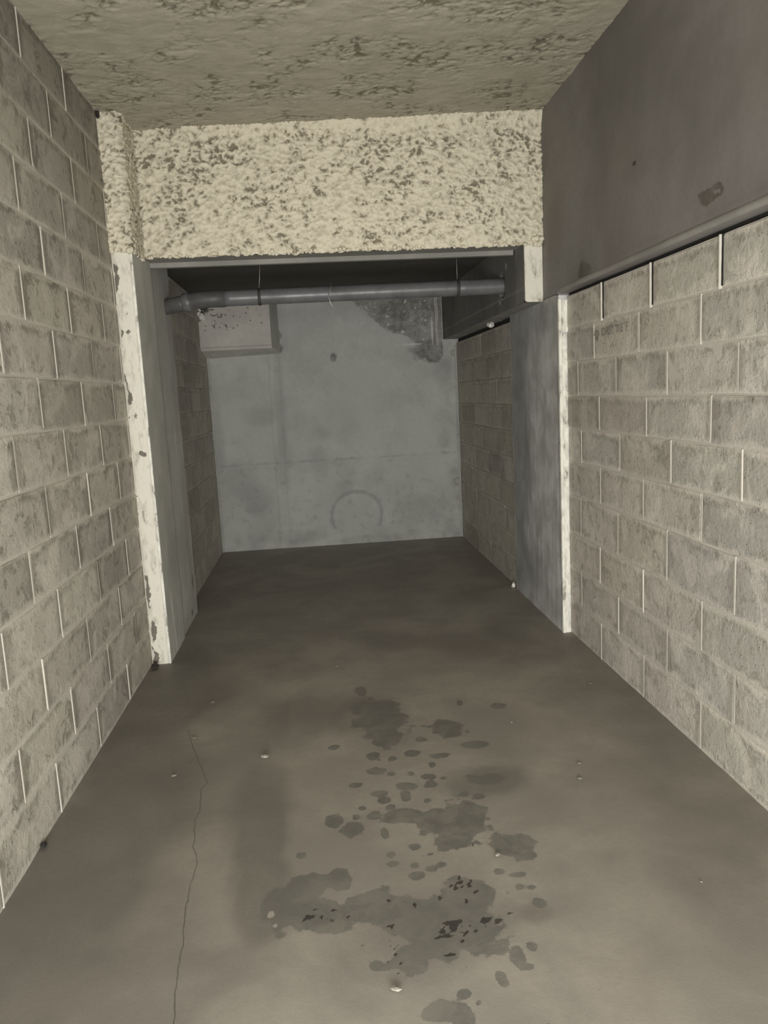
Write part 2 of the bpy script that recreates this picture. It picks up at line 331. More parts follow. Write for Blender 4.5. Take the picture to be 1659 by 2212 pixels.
def grid_mesh(U, V, fn, flip=False):
    """U,V 1D arrays -> verts (N,3) via fn(u,v) and quad faces"""
    uu, vv = np.meshgrid(U, V, indexing='ij')
    P = fn(uu.ravel(), vv.ravel())
    nu, nv = len(U), len(V)
    i = np.arange((nu - 1) * (nv - 1)); a = (i // (nv - 1)) * nv + i % (nv - 1)
    F = np.stack([a, a + nv, a + nv + 1, a + 1], 1)
    if flip: F = F[:, ::-1]
    return P, F.tolist()
def box_vf(x0, x1, y0, y1, z0, z1):
    v = [(x0, y0, z0), (x1, y0, z0), (x1, y1, z0), (x0, y1, z0), (x0, y0, z1), (x1, y0, z1), (x1, y1, z1), (x0, y1, z1)]
    f = [(0, 3, 2, 1), (4, 5, 6, 7), (0, 1, 5, 4), (1, 2, 6, 5), (2, 3, 7, 6), (3, 0, 4, 7)]
    return v, f
def join_vf(parts):
    V, F = [], []
    for v, f in parts:
        n = len(V); V += [tuple(x) for x in v]; F += [tuple(i + n for i in q) for q in f]
    return V, F
def bevel_box(name, x0, x1, y0, y1, z0, z1, mat, parent=None, bev=0.006, seg=2):
    bm = bmesh.new(); v, f = box_vf(x0, x1, y0, y1, z0, z1)
    vs = [bm.verts.new(p) for p in v]
    for q in f: bm.faces.new([vs[i] for i in q])
    bmesh.ops.bevel(bm, geom=list(bm.edges), offset=bev, segments=seg, affect='EDGES', profile=0.5)
    me = bpy.data.meshes.new(name); bm.to_mesh(me); bm.free(); me.materials.append(mat)
    o = bpy.data.objects.new(name, me); col.objects.link(o)
    if parent: o.parent = parent
    return o
def blobs(a, b, L, sharp=0.7, wob=0.35, sc=14.0, seed=0):
    """max over ellipses of (1 - 0.7*normalised distance), distances roughened"""
    out = np.zeros(len(a))
    w1 = fbm(np.stack([a, b, np.full(len(a), seed + 0.5)], 1), sc, 4) * wob
    for (ca, cb, ra, rb) in L:
        da = (a - ca) / max(ra, 1e-3); db = (b - cb) / max(rb, 1e-3)
        d = np.sqrt(da * da + db * db)
        near = d < 2.2
        out[near] = np.maximum(out[near], 1 - sharp * d[near] * (1 + w1[near] * 1.4))
    return np.clip(out, 0, 1)
def gauss(a, b, L, wob=0.3, seed=3):
    w1 = fbm(np.stack([a, b, np.full(len(a), seed + 0.5)], 1), 3.0, 4) * wob
    out = np.zeros(len(a))
    for (ca, cb, ra, rb) in L:
        d = ((a - ca) / ra) ** 2 + ((b - cb) / rb) ** 2
        out += np.clip(1.15 - d * 0.62 + w1, 0, 1) * 0.8
    return np.clip(out, 0, 1)

# ---------------------------------------------------------------- FLOOR
xs = np.arange(XL - 0.30, XR + 0.35, 0.011)
ys = np.concatenate([np.arange(-1.2, 1.3, 0.25), np.arange(1.3, 4.2, 0.0115), np.arange(4.2, 8.0, 0.02)])
P, F = grid_mesh(xs, ys, lambda u, v: np.stack([u, v, np.zeros_like(u)], 1))
a, b = P[:, 0], P[:, 1]
P[:, 2] = fbm(P, 1.5, 3) * 0.003
soft = gauss(a, b, FL_SOFT, 0.3) + gauss(a, b, FL_SOFT2, 0.35) * 0.5
# darker along both walls, lighter strip in the middle
edge = np.clip(1 - (a - XL) / 0.85, 0, 1) ** 0.9 * 0.85 + np.clip((a - 0.9) / 0.5, 0, 1) * 0.5
n = fbm(P, 1.9, 4)
mot = np.clip(fbm(P * np.array([1, 1.3, 1]), 4.5, 5) * 0.9 + 0.03, 0, 1)
brn = np.clip(1 - (b - 1.4) / 1.2, 0, 1) * np.clip((-0.35 - a) / 0.4, 0, 1) * 0.3
soft = np.clip(soft + mot * 0.55 + brn + edge * (0.9 + n) + np.clip((2.6 - b) / 1.2, 0, 1) * 0.12 + n * 0.18, 0, 1)
x620 = -0.215 + 0.02 * (3.0 - b)
panel = np.clip((a - x620) / 0.015, 0, 1) * np.clip((3.95 - b) / 0.15, 0, 1) * np.clip((1.02 - a) / 0.35, 0, 1)
soft = np.clip(soft - panel * 0.22, 0, 1)
stain = blobs(a, b, FL_STAIN, wob=0.55, sc=16)
rs = np.random.RandomState(11)
extra = [(cx_ + rs.normal() * sx_, cy_ + rs.normal() * sy_, 0.003 + rs.rand() * 0.007, 0.003 + rs.rand() * 0.007)
         for cx_, cy_, sx_, sy_, m_ in ((0.29, 1.95, 0.03, 0.035, 26), (0.36, 2.12, 0.025, 0.03, 16), (0.42, 1.955, 0.03, 0.015, 10), (0.12, 1.9, 0.012, 0.05, 9), (-0.08, 2.05, 0.05, 0.02, 10)) for _ in range(m_)]
spot = blobs(a, b, FL_SPOT + extra, wob=0.5, sc=40)
pale = blobs(a, b, [(-0.225, 2.08, 0.013, 0.02), (-0.21, 2.03, 0.014, 0.01)], sc=40)
cy = np.array([p[1] for p in CRACK])[::-1]; cx = np.array([p[0] for p in CRACK])[::-1]
z_far = np.clip((b - 4.6) / 1.0, 0, 1); soft = soft * (1 - 0.75 * z_far)
soft -= np.exp(-((b - 5.55 - 0.15 * a) / 0.16) ** 2) * np.clip(fbm(P * np.array([1, 3, 1]), 1.5, 3) + 0.4, 0, 1) * 0.5
soft = np.clip(soft, 0, 1)
dx = a - np.interp(b, cy, cx) - fbm(P, 22, 3) * 0.008
crackd = np.where((b > 1.5) & (b < 3.45), np.clip(dx / 0.03, -1, 1) + 2, 3.0)
floor = mesh_obj('floor', P, F, M['floor'], attrs=dict(soft=soft, stain=stain, spot=spot, pale=pale, crackd=crackd), smooth=True)
structure(floor, 'worn grey-brown concrete floor with damp oil stains and a thin crack')

# ---------------------------------------------------------------- BLOCK WALLS
_block_cache = {}
def block_mesh(L, H, var, mat):
    """front face of a block in its local frame: x along wall, z up, +y out of the wall"""
    key = (round(L, 3), round(H, 3), var, mat.name)
    if key in _block_cache: return _block_cache[key]
    r = random.Random(hash((var, round(L * 100))) & 0xffff)
    d, bv = 0.0022, 0.007
    j = lambda s=0.002: r.uniform(-s, s)
    base = [(0, -0.01, 0), (L, -0.01, 0), (L, -0.01, H), (0, -0.01, H)]
    mid = [(0 + j(), d * 0.25, 0 + j()), (L + j(), d * 0.25, j()), (L + j(), d * 0.25, H + j()), (j(), d * 0.25, H + j())]
    top = [(bv + j(), d + j(0.001), bv + j()), (L / 2, d + j(0.0015), bv * 0.7 + j()), (L - bv + j(), d + j(0.001), bv + j()),
           (L - bv + j(), d + j(0.001), H - bv + j()), (L / 2, d + j(0.0015), H - bv * 0.7 + j()), (bv + j(), d + j(0.001), H - bv + j())]
    c = [(L * 0.5, d + 0.0015 + j(0.001), H / 2)]
    V = base + mid + top + c
    Fs = []
    for i in range(4): Fs.append((i, (i + 1) % 4, 4 + (i + 1) % 4, 4 + i))
    Fs += [(4, 5, 10, 9, 8), (5, 6, 11, 10), (6, 7, 13, 12, 11), (7, 4, 8, 13)]
    for i in range(6): Fs.append((8 + i, 8 + (i + 1) % 6, 14))
    me = bpy.data.meshes.new('block'); me.from_pydata(V, [], Fs); me.materials.append(mat)
    u1 = me.uv_layers.new(name='UVMap'); u2 = me.uv_layers.new(name='UVFar')
    for lp in me.loops:
        x, _, z = V[lp.vertex_index]
        u1.data[lp.index].uv = (x, z); u2.data[lp.index].uv = (L - x, H - z)
    me.update(); _block_cache[key] = me
    return me
def block_wall(name, X, side, y0, y1, z_edges, joints, mortar, mat, lab, gap=0.0, top_open=False, beads=True, jx=0.004):
    """side=+1: wall seen from +X side (left wall), -1: seen from -X side.  joints[k] = head joint positions of course k"""
    z1 = z_edges[-1]
    U = np.arange(y0, y1 + 0.02, 0.04); U[-1] = y1
    Vz = np.linspace(0, z1, int(z1 / 0.035) + 1)
    P, F = grid_mesh(U, Vz, lambda u, v: np.stack([np.full_like(u, X), u, v], 1), flip=(side > 0))
    P[:, 0] += side * (fbm(P, 9, 3) * 0.003 + 0.0005)
    wall = mesh_obj(name, P, F, mortar, smooth=True); structure(wall, lab)
    # hidden thickness of the wall
    rr = random.Random(sum(map(ord, name)))
    bead = []
    g = 0.004
    for k in range(len(z_edges) - 1):
        za, zb = z_edges[k], z_edges[k + 1]
        js = [y0] + [q for q in sorted(joints[k]) if y0 + 0.04 < q < y1 - 0.03] + [y1]
        for i in range(len(js) - 1):
            ya, yb = js[i] + g, js[i + 1] - g
            if yb - ya < 0.02: continue
            zz0 = za + (0.004 if k else 0.003); zz1 = zb - 0.004
            L, H = yb - ya, zz1 - zz0
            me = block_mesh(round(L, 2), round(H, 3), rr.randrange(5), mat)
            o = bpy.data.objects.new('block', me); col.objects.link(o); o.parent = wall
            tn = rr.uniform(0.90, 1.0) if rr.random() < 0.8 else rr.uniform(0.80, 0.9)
            if name == 'wall_left': tn *= ([1.0] * 9 + [0.97, 0.93, 0.87, 0.78, 0.68, 0.60])[k]     # shade toward the ceiling put into the upper blocks' colour
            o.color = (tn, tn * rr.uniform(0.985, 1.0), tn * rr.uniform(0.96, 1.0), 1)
            out = side * (rr.uniform(-0.0008, 0.0022))
            # rotate local (x along wall, y out) to world: left wall out=+X
            if side > 0:
                o.matrix_local = Matrix(((0, 1, 0, X + out), (-1, 0, 0, yb), (0, 0, 1, zz0), (0, 0, 0, 1)))
            else:
                o.matrix_local = Matrix(((0, -1, 0, X + out), (1, 0, 0, ya), (0, 0, 1, zz0), (0, 0, 0, 1)))
            if i > 0 and beads and not (top_open and k == len(z_edges) - 2):
                q = js[i]; hw = rr.uniform(0.0060, 0.0095); t = rr.uniform(0.0025, 0.0050)
                zl, zh = za + rr.uniform(0.0, 0.012), zb - rr.uniform(0.0, 0.012)
                o1 = rr.uniform(-0.002, 0.002)
                s = side
                v = [(X, q - hw, zl), (X + s * t, q - hw * 0.45, zl), (X + s * t, q + hw * 0.45, zl), (X, q + hw, zl),
                     (X, q + o1 - hw, zh), (X + s * t, q + o1 - hw * 0.45, zh), (X + s * t, q + o1 + hw * 0.45, zh), (X, q + o1 + hw, zh)]
                bead.append((v, [(0, 1, 5, 4), (1, 2, 6, 5), (2, 3, 7, 6), (0, 3, 2, 1), (4, 5, 6, 7)]))
    if bead:
        v, f = join_vf(bead)
        o = mesh_obj('mortar_joint', v, f, mortar, wall); o['kind'] = 'stuff'
    return wall
def seq(a, p, lo=-0.7, hi=8): return [a + p * k for k in range(-14, 14) if lo < a + p * k < hi]

# left wall: 15 courses up to the ceiling
CH = 0.2035
zl = [0.0] + [CH * (k + 1) for k in range(15)]
left_j = []
for k in range(15):
    if k in (13, 14): a = 3.85 if k == 14 else 3.58
    elif k % 2 == 0: a = [3.88, 3.87, 3.87, 3.85, 3.85, 3.85, 3.84][min(k // 2, 6)]
    else: a = [3.58, 3.565, 3.56, 3.62, 3.57, 3.63][min(k // 2, 5)]
    left_j.append(seq(a, 0.545))
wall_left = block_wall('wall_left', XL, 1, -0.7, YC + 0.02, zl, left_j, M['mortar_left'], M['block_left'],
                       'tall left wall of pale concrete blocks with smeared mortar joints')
# right wall: 10 courses under the beam
zr = [0.0, 0.215, 0.42, 0.63, 0.86, 1.06, 1.25, 1.435, 1.625, 1.815, 2.0]
ra = [3.92, 3.68, 3.93, 3.68, 3.92, 3.655, 3.93, 3.70, 3.43, 3.29]
rp = [0.547, 0.55, 0.55, 0.545, 0.54, 0.548, 0.575, 0.55, 0.565, 0.575]
right_j = [seq(q, p) for q, p in zip(ra, rp)]
right_j[6] = [3.93, 3.35, 2.78, 2.21, 1.65, 1.1, 0.55, 0.0]
wall_right = block_wall('wall_right', XR, -1, -0.7, YC + 0.03, zr, right_j, M['mortar_right'], M['block_right'],
                        'right wall of pale concrete blocks under the dark beam', top_open=True)
# open head joints of the top course: a mortar bead beside a dark slot
for q in right_j[9]:
    if -0.6 < q < 4.3:
        wv = 0.012
        o = mesh_obj('open_joint', *box_vf(XR - 0.0056, XR + 0.004, q - 0.010, q + 0.001, 1.822, 2.0), M['void_shade'], wall_right)
        U = np.linspace(0, math.pi, 7); zz = np.linspace(1.812, 2.0, 12)
        P, F = grid_mesh(U, zz, lambda u, v: np.stack([XR - 0.002 - 0.0105 * np.sin(u), q + 0.0075 + 0.0085 * np.cos(u), v], 1), flip=True)
        P[:, :2] += (fbm(P, 30, 2) * 0.0015)[:, None]
        mesh_obj('mortar_bead', P, F, M['mortar_right'], wall_right, smooth=True)
# rear block walls
XRR, XRL = 1.44, -1.03
zrr = [0.197 * k for k in range(11)]
rear_j = []
for k in range(10):
    rear_j.append(seq([6.57, 6.42][(k + 1) % 2] + 0.015 * math.sin(k * 3), 0.545))
wall_rear_right = block_wall('wall_rear_right', XRR, -1, YE - 0.05, YBK, zrr, rear_j, M['mortar_rear'], M['block_rear'],
                             'dim rear right wall of concrete blocks', beads=False)
zrl = [0.204 * k for k in range(12)] + [2.445]
rl_j = [seq([6.3, 6.57][k % 2], 0.545) for k in range(12)]
wall_rear_left = block_wall('wall_rear_left', XRL, 1, 4.9, YBK, zrl, rl_j, M['mortar_rear'], M['block_rear'],
                            'dim rear left wall of concrete blocks', beads=False)

# ---------------------------------------------------------------- BACK WALL
xs = np.arange(XRL - 0.02, XRR + 0.06, 0.0095); zs = np.arange(-0.01, 2.46, 0.0095)
P, F = grid_mesh(xs, zs, lambda u, v: np.stack([u, np.full_like(u, YBK), v], 1))
a, b = P[:, 0].copy(), P[:, 2].copy()
y = fbm(P, 2.2, 4) * 0.006
jx1 = -0.435 + 0.006 * fbm(np.stack([b * 0, b, b * 0], 1), 6, 3) * 4
vj = np.exp(-((a - jx1) / 0.010) ** 2); vj2 = np.exp(-((a + 0.335) / 0.010) ** 2)
y -= (vj + 0.6 * vj2) * 0.005 * (b < 1.93)
zj = 0.872 + 0.004 * (a - 0.2)
hj = np.exp(-((b - zj) / 0.008) ** 2)
y += hj * 0.006
y -= 0.008 * (b < 0.10) * np.clip((0.10 - b) / 0.03, 0, 1) * (0.6 + 1.2 * np.clip(fbm(P, 7, 3) + 0.3, 0, 1))
# round former scar
rr_ = np.hypot(a - 0.352, b - 0.285); ang = np.arctan2(b - 0.285, a - 0.352)
ring = np.exp(-((rr_ - 0.255 - 0.012 * fbm(P, 5, 3)) / 0.016) ** 2) * ((b > 0.17))
y += ring * 0.004
P[:, 1] += y
soft = gauss(a, b, BK_SOFT, 0.25) * 0.5
soft += ring * 1.1 * (0.75 + 1.2 * fbm(P, 14, 3)) + (hj * (0.45 + 1.2 * fbm(P, 9, 3))) + vj * 0.3 * (b < 1.93) + vj2 * 0.18
soft += np.clip(1 - b / 0.5, 0, 1) * np.clip(fbm(P, 6, 4) + 0.1, 0, 1) * 0.9
soft += np.clip((a - 1.15) / 0.25, 0, 1) * np.clip(fbm(P, 10, 4) + 0.12, 0, 1) * 0.9
soft += np.clip((-0.42 - a) / 0.05, 0, 1) * 0.10
md = gauss(a, b, BK_MOLD, 0.25, seed=9)
mold_line = (b - (2.36 - 0.68 * (a - 0.45)))     # lower edge runs down to the right
md2 = np.clip((mold_line + 0.16 * fbm(P, 3.5, 5)) / 0.06, 0, 1) * (a > 0.42) * (a < 1.30)
mold = np.clip(np.maximum(md2 * 0.78, md * 0.35) * (0.95 + 0.5 * fbm(P, 7, 4)) , 0, 1)
soft += np.clip(fbm(P, 3.5, 5) * 0.7, 0, 1) * (0.35 + 0.5 * (b < 0.85)) + np.clip(fbm(P, 16, 4) - 0.12, 0, 1) * (0.5 + 0.8 * (b < 0.9))
soft = np.clip(soft, 0, 0.8)
stain = np.clip(mold, 0, 1) * 0.55 * (mold > 0.2)
stain = np.where(md2 > 0.05, 0.30 + 0.25 * md2 * (0.6 + fbm(P, 6, 4)), 0) * (b > 1.85)
stain = np.maximum(stain, blobs(a, b, [(1.13, 1.90, 0.16, 0.085), (1.2, 1.83, 0.09, 0.06), (-0.33, 2.12, 0.045, 0.05), (-0.325, 1.99, 0.04, 0.045), (0.205, 1.885, 0.035, 0.05)], wob=0.5, sc=9) * 0.9)
pale = np.clip(fbm(P, 26, 2) * 1.1 - 0.22, 0, 1) * (md2 > 0.3) * 2.2
pale = np.maximum(pale, blobs(a, b, [(1.0, 1.975, 0.14, 0.01), (1.2, 2.1, 0.012, 0.16)], sc=20))
pale = np.maximum(pale, (b < 0.055 + 0.05 * fbm(P, 4, 3)) * 0.40)
wall_back = mesh_obj('wall_back', P, F, M['back'], attrs=dict(soft=soft, stain=np.clip(stain, 0, 1), pale=np.clip(pale, 0, 1), spot=np.zeros(len(a)), crack=np.zeros(len(a))), smooth=True)
structure(wall_back, 'cast concrete back wall with a damp dark corner and a half-ring scar')
def disc(name, c, r, t, mat, parent, seed=0, axis='y'):
    rr = random.Random(seed); V, Fs = [], []
    n = 14
    for k in range(n):
        an = 2 * math.pi * k / n; q = r * (1 + rr.uniform(-0.08, 0.08))
        V.append((c[0] + q * math.cos(an), c[1], c[2] + q * math.sin(an)))
    for k in range(n):
        an = 2 * math.pi * k / n
        V.append((c[0] + r * 0.8 * math.cos(an), c[1] - t, c[2] + r * 0.8 * math.sin(an)))
    for k in range(n): Fs.append((k, (k + 1) % n, n + (k + 1) % n, n + k))
    Fs.append(tuple(range(n, 2 * n)))
    return mesh_obj(name, V, Fs, mat, parent)
disc('tie_plug', (1.40, YBK - 0.004, 0.578), 0.040, 0.010, M['plug'], wall_back, 1)
disc('tie_plug', (1.408, YBK - 0.004, 1.872), 0.032, 0.008, M['plug'], wall_back, 2)
# pale batten-like formwork fin beside the rear beam
v = []
for z in np.linspace(1.95, 2.443, 12):
    q = 0.004 * math.sin(z * 23); v += [(1.222 + q, YBK + 0.01, z), (1.226 + q, YBK - 0.022, z), (1.262 + q, YBK - 0.026, z), (1.272 + q, YBK + 0.01, z)]
f = []
for k in range(11):
    for i in range(3): f.append((4 * k + i, 4 * k + i + 1, 4 * k + i + 5, 4 * k + i + 4))
f.append((0, 3, 2, 1))
mesh_obj('formwork_fin', v, f, M['plug'], wall_back)
# corner mortar ragged ribs where block walls meet the cast wall
for (X, s, z1, mt) in ((XRL, 1, 1.93, 'back'), (XRR, -1, 1.95, 'back')):
    zz = np.linspace(0.0, z1, 90); v = []
    nn = fbm(np.stack([zz * 0 + X, zz, zz], 1), 9, 3)
    for z, q in zip(zz, nn):
        wd = 0.020 + 0.05 * max(0, q)
        v += [(X + s * 0.004, YBK - wd * 1.2, z), (X + s * (0.012 + wd * 0.3), YBK - 0.012, z), (X + s * (0.014 + wd * 0.6), YBK - 0.001, z)]
    f = []
    for k in range(len(zz) - 1):
        for i in range(2): f.append((3 * k + i, 3 * k + i + 1, 3 * k + i + 4, 3 * k + i + 3))
    mesh_obj('corner_fillet', v, f, M[mt], wall_back)

# ---------------------------------------------------------------- CEILINGS
def zc(x): return 3.045 + 0.055 * (x - XL) / 2.476
xs = np.arange(XL - 0.05, XB + 0.06, 0.0105)
ys = np.concatenate([np.arange(-0.7, 2.9, 0.2), np.arange(2.9, YS + 0.04, 0.0095)])
P, F = grid_mesh(xs, ys, lambda u, v: np.stack([u, v, zc(u)], 1), flip=True)
w_ = P + 0.05 * np.stack([fbm(P, 6, 2), fbm(P + 3, 6, 2), fbm(P + 6, 6, 2)], 1)
n_a = fbm(w_ * np.array([0.7, 1.2, 1]), 12, 4, gain=0.6)
l_ = np.abs(fbm(w_ * np.array([0.6, 1.25, 1]) + 9, 7.5, 4)); cre = np.clip(1 - l_ / 0.04, 0, 1); l2_ = np.abs(fbm(w_ * np.array([0.7, 1.3, 1]) + 19, 14, 3)); cre = np.maximum(cre, 0.8 * np.clip(1 - l2_ / 0.06, 0, 1))
mk = np.clip(fbm(P, 3.2, 4) * 2.8 + 0.62, 0.1, 1.1)
pit = np.clip(-(fbm(w_ + 5, 16, 3) + 0.16) * 4, 0, 1)
hh = np.clip(0.52 + n_a * 0.22 - cre * mk * 0.5 - pit * mk * 0.45, 0, 1)
edgef = np.clip((P[:, 1] - 4.35) / 0.3, 0, 1)
P[:, 2] -= hh * 0.022 + fbm(P, 3, 2) * 0.008
ceiling = mesh_obj('ceiling', P, F, M['spray_ceiling'], attrs=dict(height=hh - edgef * 0.07), smooth=True)
structure(ceiling, 'ceiling slab coated with lumpy beige sprayed insulation')
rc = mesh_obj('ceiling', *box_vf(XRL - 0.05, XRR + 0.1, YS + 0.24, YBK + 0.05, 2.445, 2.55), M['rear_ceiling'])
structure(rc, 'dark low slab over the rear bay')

# ---------------------------------------------------------------- SPRAYED BEAM across the room
beam = mesh_obj('cross_beam', *join_vf([box_vf(-0.975, XB - 0.001, YS + 0.02, YS + 0.22, ZB, 3.12), box_vf(-0.975, XB - 0.13, YS + 0.20, YS + 0.238, ZB - 0.028, 2.6)]), M['soffit'])
label(beam, 'broad concrete beam across the room, its face coated in lumpy cream sprayed insulation', 'beam')
def spray_height(q):
    w = q + 0.020 * np.stack([fbm(q, 18, 2), fbm(q + 3, 18, 2), fbm(q + 6, 18, 2)], 1)
    n = fbm(w * np.array([0.75, 0.75, 1.15]), 44, 3, gain=0.6)
    l = np.abs(fbm(w + 9, 19, 3)); cre = np.clip(1 - l / 0.085, 0, 1)
    l2 = np.abs(fbm(w * np.array([0.7, 0.7, 1.3]) + 4, 11, 3)); cre2 = np.clip(1 - l2 / 0.04, 0, 1)
    mask = np.clip(fbm(q * np.array([0.8, 0.8, 1.2]), 6, 3) * 1.6 + 0.55, 0.15, 1.1)
    return np.clip(0.60 + n * (0.75 + 0.55 * mask) - (cre * 0.42 + cre2 * 0.42) * mask + fbm(q, 3.5, 2) * 0.10, 0, 1)
def spray_sheet(name, U, V, base_fn, normal, parent, amp=0.026, flip=False, mat='spray', edge_v=None, seed=0):
    P, F = grid_mesh(U, V, base_fn, flip)
    P0 = P.copy(); q = P0 + seed
    h = spray_height(q)
    nrm = np.array(normal, float)
    P = P0 + nrm[None] * (h * amp * 1.25)[:, None]
    # smear sideways so lumps overhang
    t = fbm(q + 5, 24, 2) * 0.010
    P[:, 2] -= t * 0.9 + h * 0.006
    return P, F, P0, h
U = np.arange(-0.955, XB + 0.004, 0.0062); V = np.arange(ZB - 0.004, 3.10, 0.0062)
P, F, P0, h = spray_sheet('s', U, V, lambda u, v: np.stack([u, np.full_like(u, YS + 0.012), v], 1), (0, -1, 0), beam)
low = np.clip((ZB + 0.05 - P0[:, 2]) / 0.05, 0, 1)
P[:, 2] -= low * np.clip(fbm(P0, 30, 3) + 0.15, 0, 1) * 0.018
P[:, 1] += low * 0.003
topf = np.clip((P0[:, 2] - 2.98) / 0.1, 0, 1)     # rounded trowelled fillet to the ceiling
P[:, 1] -= topf ** 2 * 0.035
h2 = np.clip(h + low * 0.18 + 0.16 * topf, 0, 1)
coat = mesh_obj('sprayed_coating', P, F, M['spray'], beam, attrs=dict(height=h2), smooth=True)
# return of the coating under the lip
Pu = []
xs_ = np.arange(-0.95, XB, 0.012)
lip = []
for k, x in enumerate(xs_):
    q = gnoise(np.array([[x * 28, 1.3, 4.1]]))[0]
    lip += [(x, YS - 0.012, ZB - 0.008 - 0.010 * max(0, q)), (x, YS + 0.035 + 0.01 * q, ZB - 0.002)]
f = [(2 * k, 2 * k + 1, 2 * k + 3, 2 * k + 2) for k in range(len(xs_) - 1)]
mesh_obj('coating_lip', lip, f, M['spray'], beam, attrs=dict(height=[0.7] * len(lip)), smooth=True)
# small pale lumps along the ragged edge
def lumps(parent, pts, mat, name='spray_lump'):
    vs, fs = [], []
    bm = bmesh.new(); bmesh.ops.create_icosphere(bm, subdivisions=2, radius=1.0)
    bv = np.array([v.co[:] for v in bm.verts]); bf = [tuple(v.index for v in fc.verts) for fc in bm.faces]; bm.free()
    parts = []; H = []
    for (x, y, z, r) in pts:
        d = 1 + 0.45 * gnoise(bv * 1.7 + np.array([x, y, z]) * 31)
        parts.append(((bv * d[:, None] * r + np.array([x, y, z])).tolist(), bf)); H += [0.7] * len(bv)
    v, f = join_vf(parts)
    o = mesh_obj(name, v, f, mat, parent, attrs=dict(height=H), smooth=True); o['kind'] = 'stuff'
    return o
R_ = random.Random(4)
lumps(beam, [(R_.uniform(-0.94, XB - 0.01), YS - 0.012 + R_.uniform(-0.01, 0.012), ZB - R_.uniform(-0.006, 0.008), R_.uniform(0.005, 0.012)) for _ in range(110)]
      + [(XB - 0.03 + R_.uniform(-0.03, 0.02), YS - 0.02, ZB + 0.01 + R_.uniform(-0.02, 0.02), R_.uniform(0.01, 0.02)) for _ in range(9)], M['spray'])

# ---------------------------------------------------------------- LEFT COLUMN
XCI = -0.94
lc = empty('column', ((XL + XCI) / 2, YC, 0))
label(lc, 'left concrete column with a chipped cream-painted front face', 'column')
o0 = lc.location.copy()
def sub(v): return [(p[0] - o0[0], p[1] - o0[1], p[2] - o0[2]) for p in v]
# front half and rear half with a fine joint between
U = np.concatenate([np.arange(YC, 4.90, 0.02), [4.918, 4.925, 4.932], np.arange(4.95, YE, 0.02), [YE]])
V = np.arange(0, 3.06, 0.02)
P, F = grid_mesh(U, V, lambda u, v: np.stack([np.full_like(u, XCI), u, v], 1), flip=True)
P[:, 0] += fbm(P, 4, 3) * 0.003 - np.where(P[:, 1] > 4.93, 0.010, 0) - np.exp(-((P[:, 1] - 4.925) / 0.006) ** 2) * 0.006
P[:, 2] = np.where((P[:, 1] > YS + 0.01) & (P[:, 2] > 2.46), 2.46, P[:, 2])
soft = np.clip(gauss(P[:, 1], P[:, 2], [(4.75, 0.8, 0.12, 0.5), (5.4, 0.5, 0.08, 0.5), (4.97, 1.15, 0.04, 0.12)], 0.4) * 0.5 + (P[:, 1] > 4.92) * (P[:, 2] > 1.3) * 0.22, 0, 1)
pale = blobs(P[:, 1], P[:, 2], [(4.93, 0.93, 0.03, 0.025), (4.93, 0.72, 0.01, 0.1), (4.9, 0.25, 0.02, 0.03)], sc=16)
sp = blobs(P[:, 1], P[:, 2], [(4.94, 0.88, 0.02, 0.04), (5.42, 0.25, 0.02, 0.09), (5.3, 0.06, 0.03, 0.03)], sc=16)
mesh_obj('side_face', sub(P), F, M['column_in'], lc, attrs=dict(soft=soft, pale=pale, spot=sp * 0.9), smooth=True)
v, f = box_vf(XL + 0.003 - 0.2, XCI - 0.013, YC + 0.006, YE - 0.002, 0, 2.44)
mesh_obj('core', sub(v), f, M['column_in'], lc)
v, f = box_vf(XL - 0.1, XCI - 0.02, YC + 0.02, YS + 0.1, 2.40, 3.04)
mesh_obj('core', sub(v), f, M['column_in'], lc)
# painted front face, ragged along the block wall
zz = np.arange(0.0, 2.36, 0.012)
nn = fbm(np.stack([zz * 0, zz, zz * 0 + 3], 1), 11, 4)
v = []; sv = []
for z, q in zip(zz, nn):
    xe = XL + 0.012 + 0.020 * max(0, q * 1.8) - 0.004 * (q < 0)
    for t in (0, 0.2, 0.5, 0.8, 1.0):
        v.append((xe + (XCI - 0.016 - xe) * t, YC - 0.001 - (0.004 if 0 < t < 1 else 0.0), z)); 
nz = len(zz)
f = [(5 * k + i, 5 * k + i + 1, 5 * k + i + 6, 5 * k + i + 5) for k in range(nz - 1) for i in range(4)]
va = np.array(v)
sp = blobs(va[:, 0], va[:, 2], [(-1.005, 2.01, 0.012, 0.022), (-1.035, 1.90, 0.012, 0.03), (-1.0, 1.91, 0.009, 0.018), (-1.03, 1.55, 0.022, 0.05),
                                (-1.01, 1.45, 0.014, 0.03), (-0.985, 1.38, 0.009, 0.02), (-1.0, 1.24, 0.011, 0.02), (-0.97, 1.23, 0.008, 0.014),
                                (-1.045, 1.62, 0.015, 0.08), (-1.04, 2.2, 0.02, 0.10), (-1.04, 0.45, 0.02, 0.12), (-1.02, 0.2, 0.02, 0.07), (-1.03, 0.04, 0.03, 0.05)], wob=0.6, sc=30)
sp = np.maximum(sp, np.clip(fbm(va, 30, 3) * 1.6 + 0.05, 0, 1) * np.clip(1.1 - (va[:, 0] - XL) / 0.045, 0, 1) * np.clip(fbm(va, 3, 3) + 0.75, 0, 1))
mesh_obj('painted_face', sub(v), f, M['paint'], lc, attrs=dict(spot=sp), smooth=False)
# mortar skin behind the ragged edge
v, f = box_vf(XL - 0.01, XCI - 0.012, YC + 0.001, YC + 0.02, 0, 2.36)
mesh_obj('mortar_bed', sub(v), f, M['mortar_left'], lc)
# corner bead: raised bright edge strip
v, f = join_vf([box_vf(XCI - 0.013, XCI + 0.001, YC - 0.004, YC + 0.010, 0, 2.35)])
cb = mesh_obj('corner_bead', sub(v), f, M['paint_r'], lc)
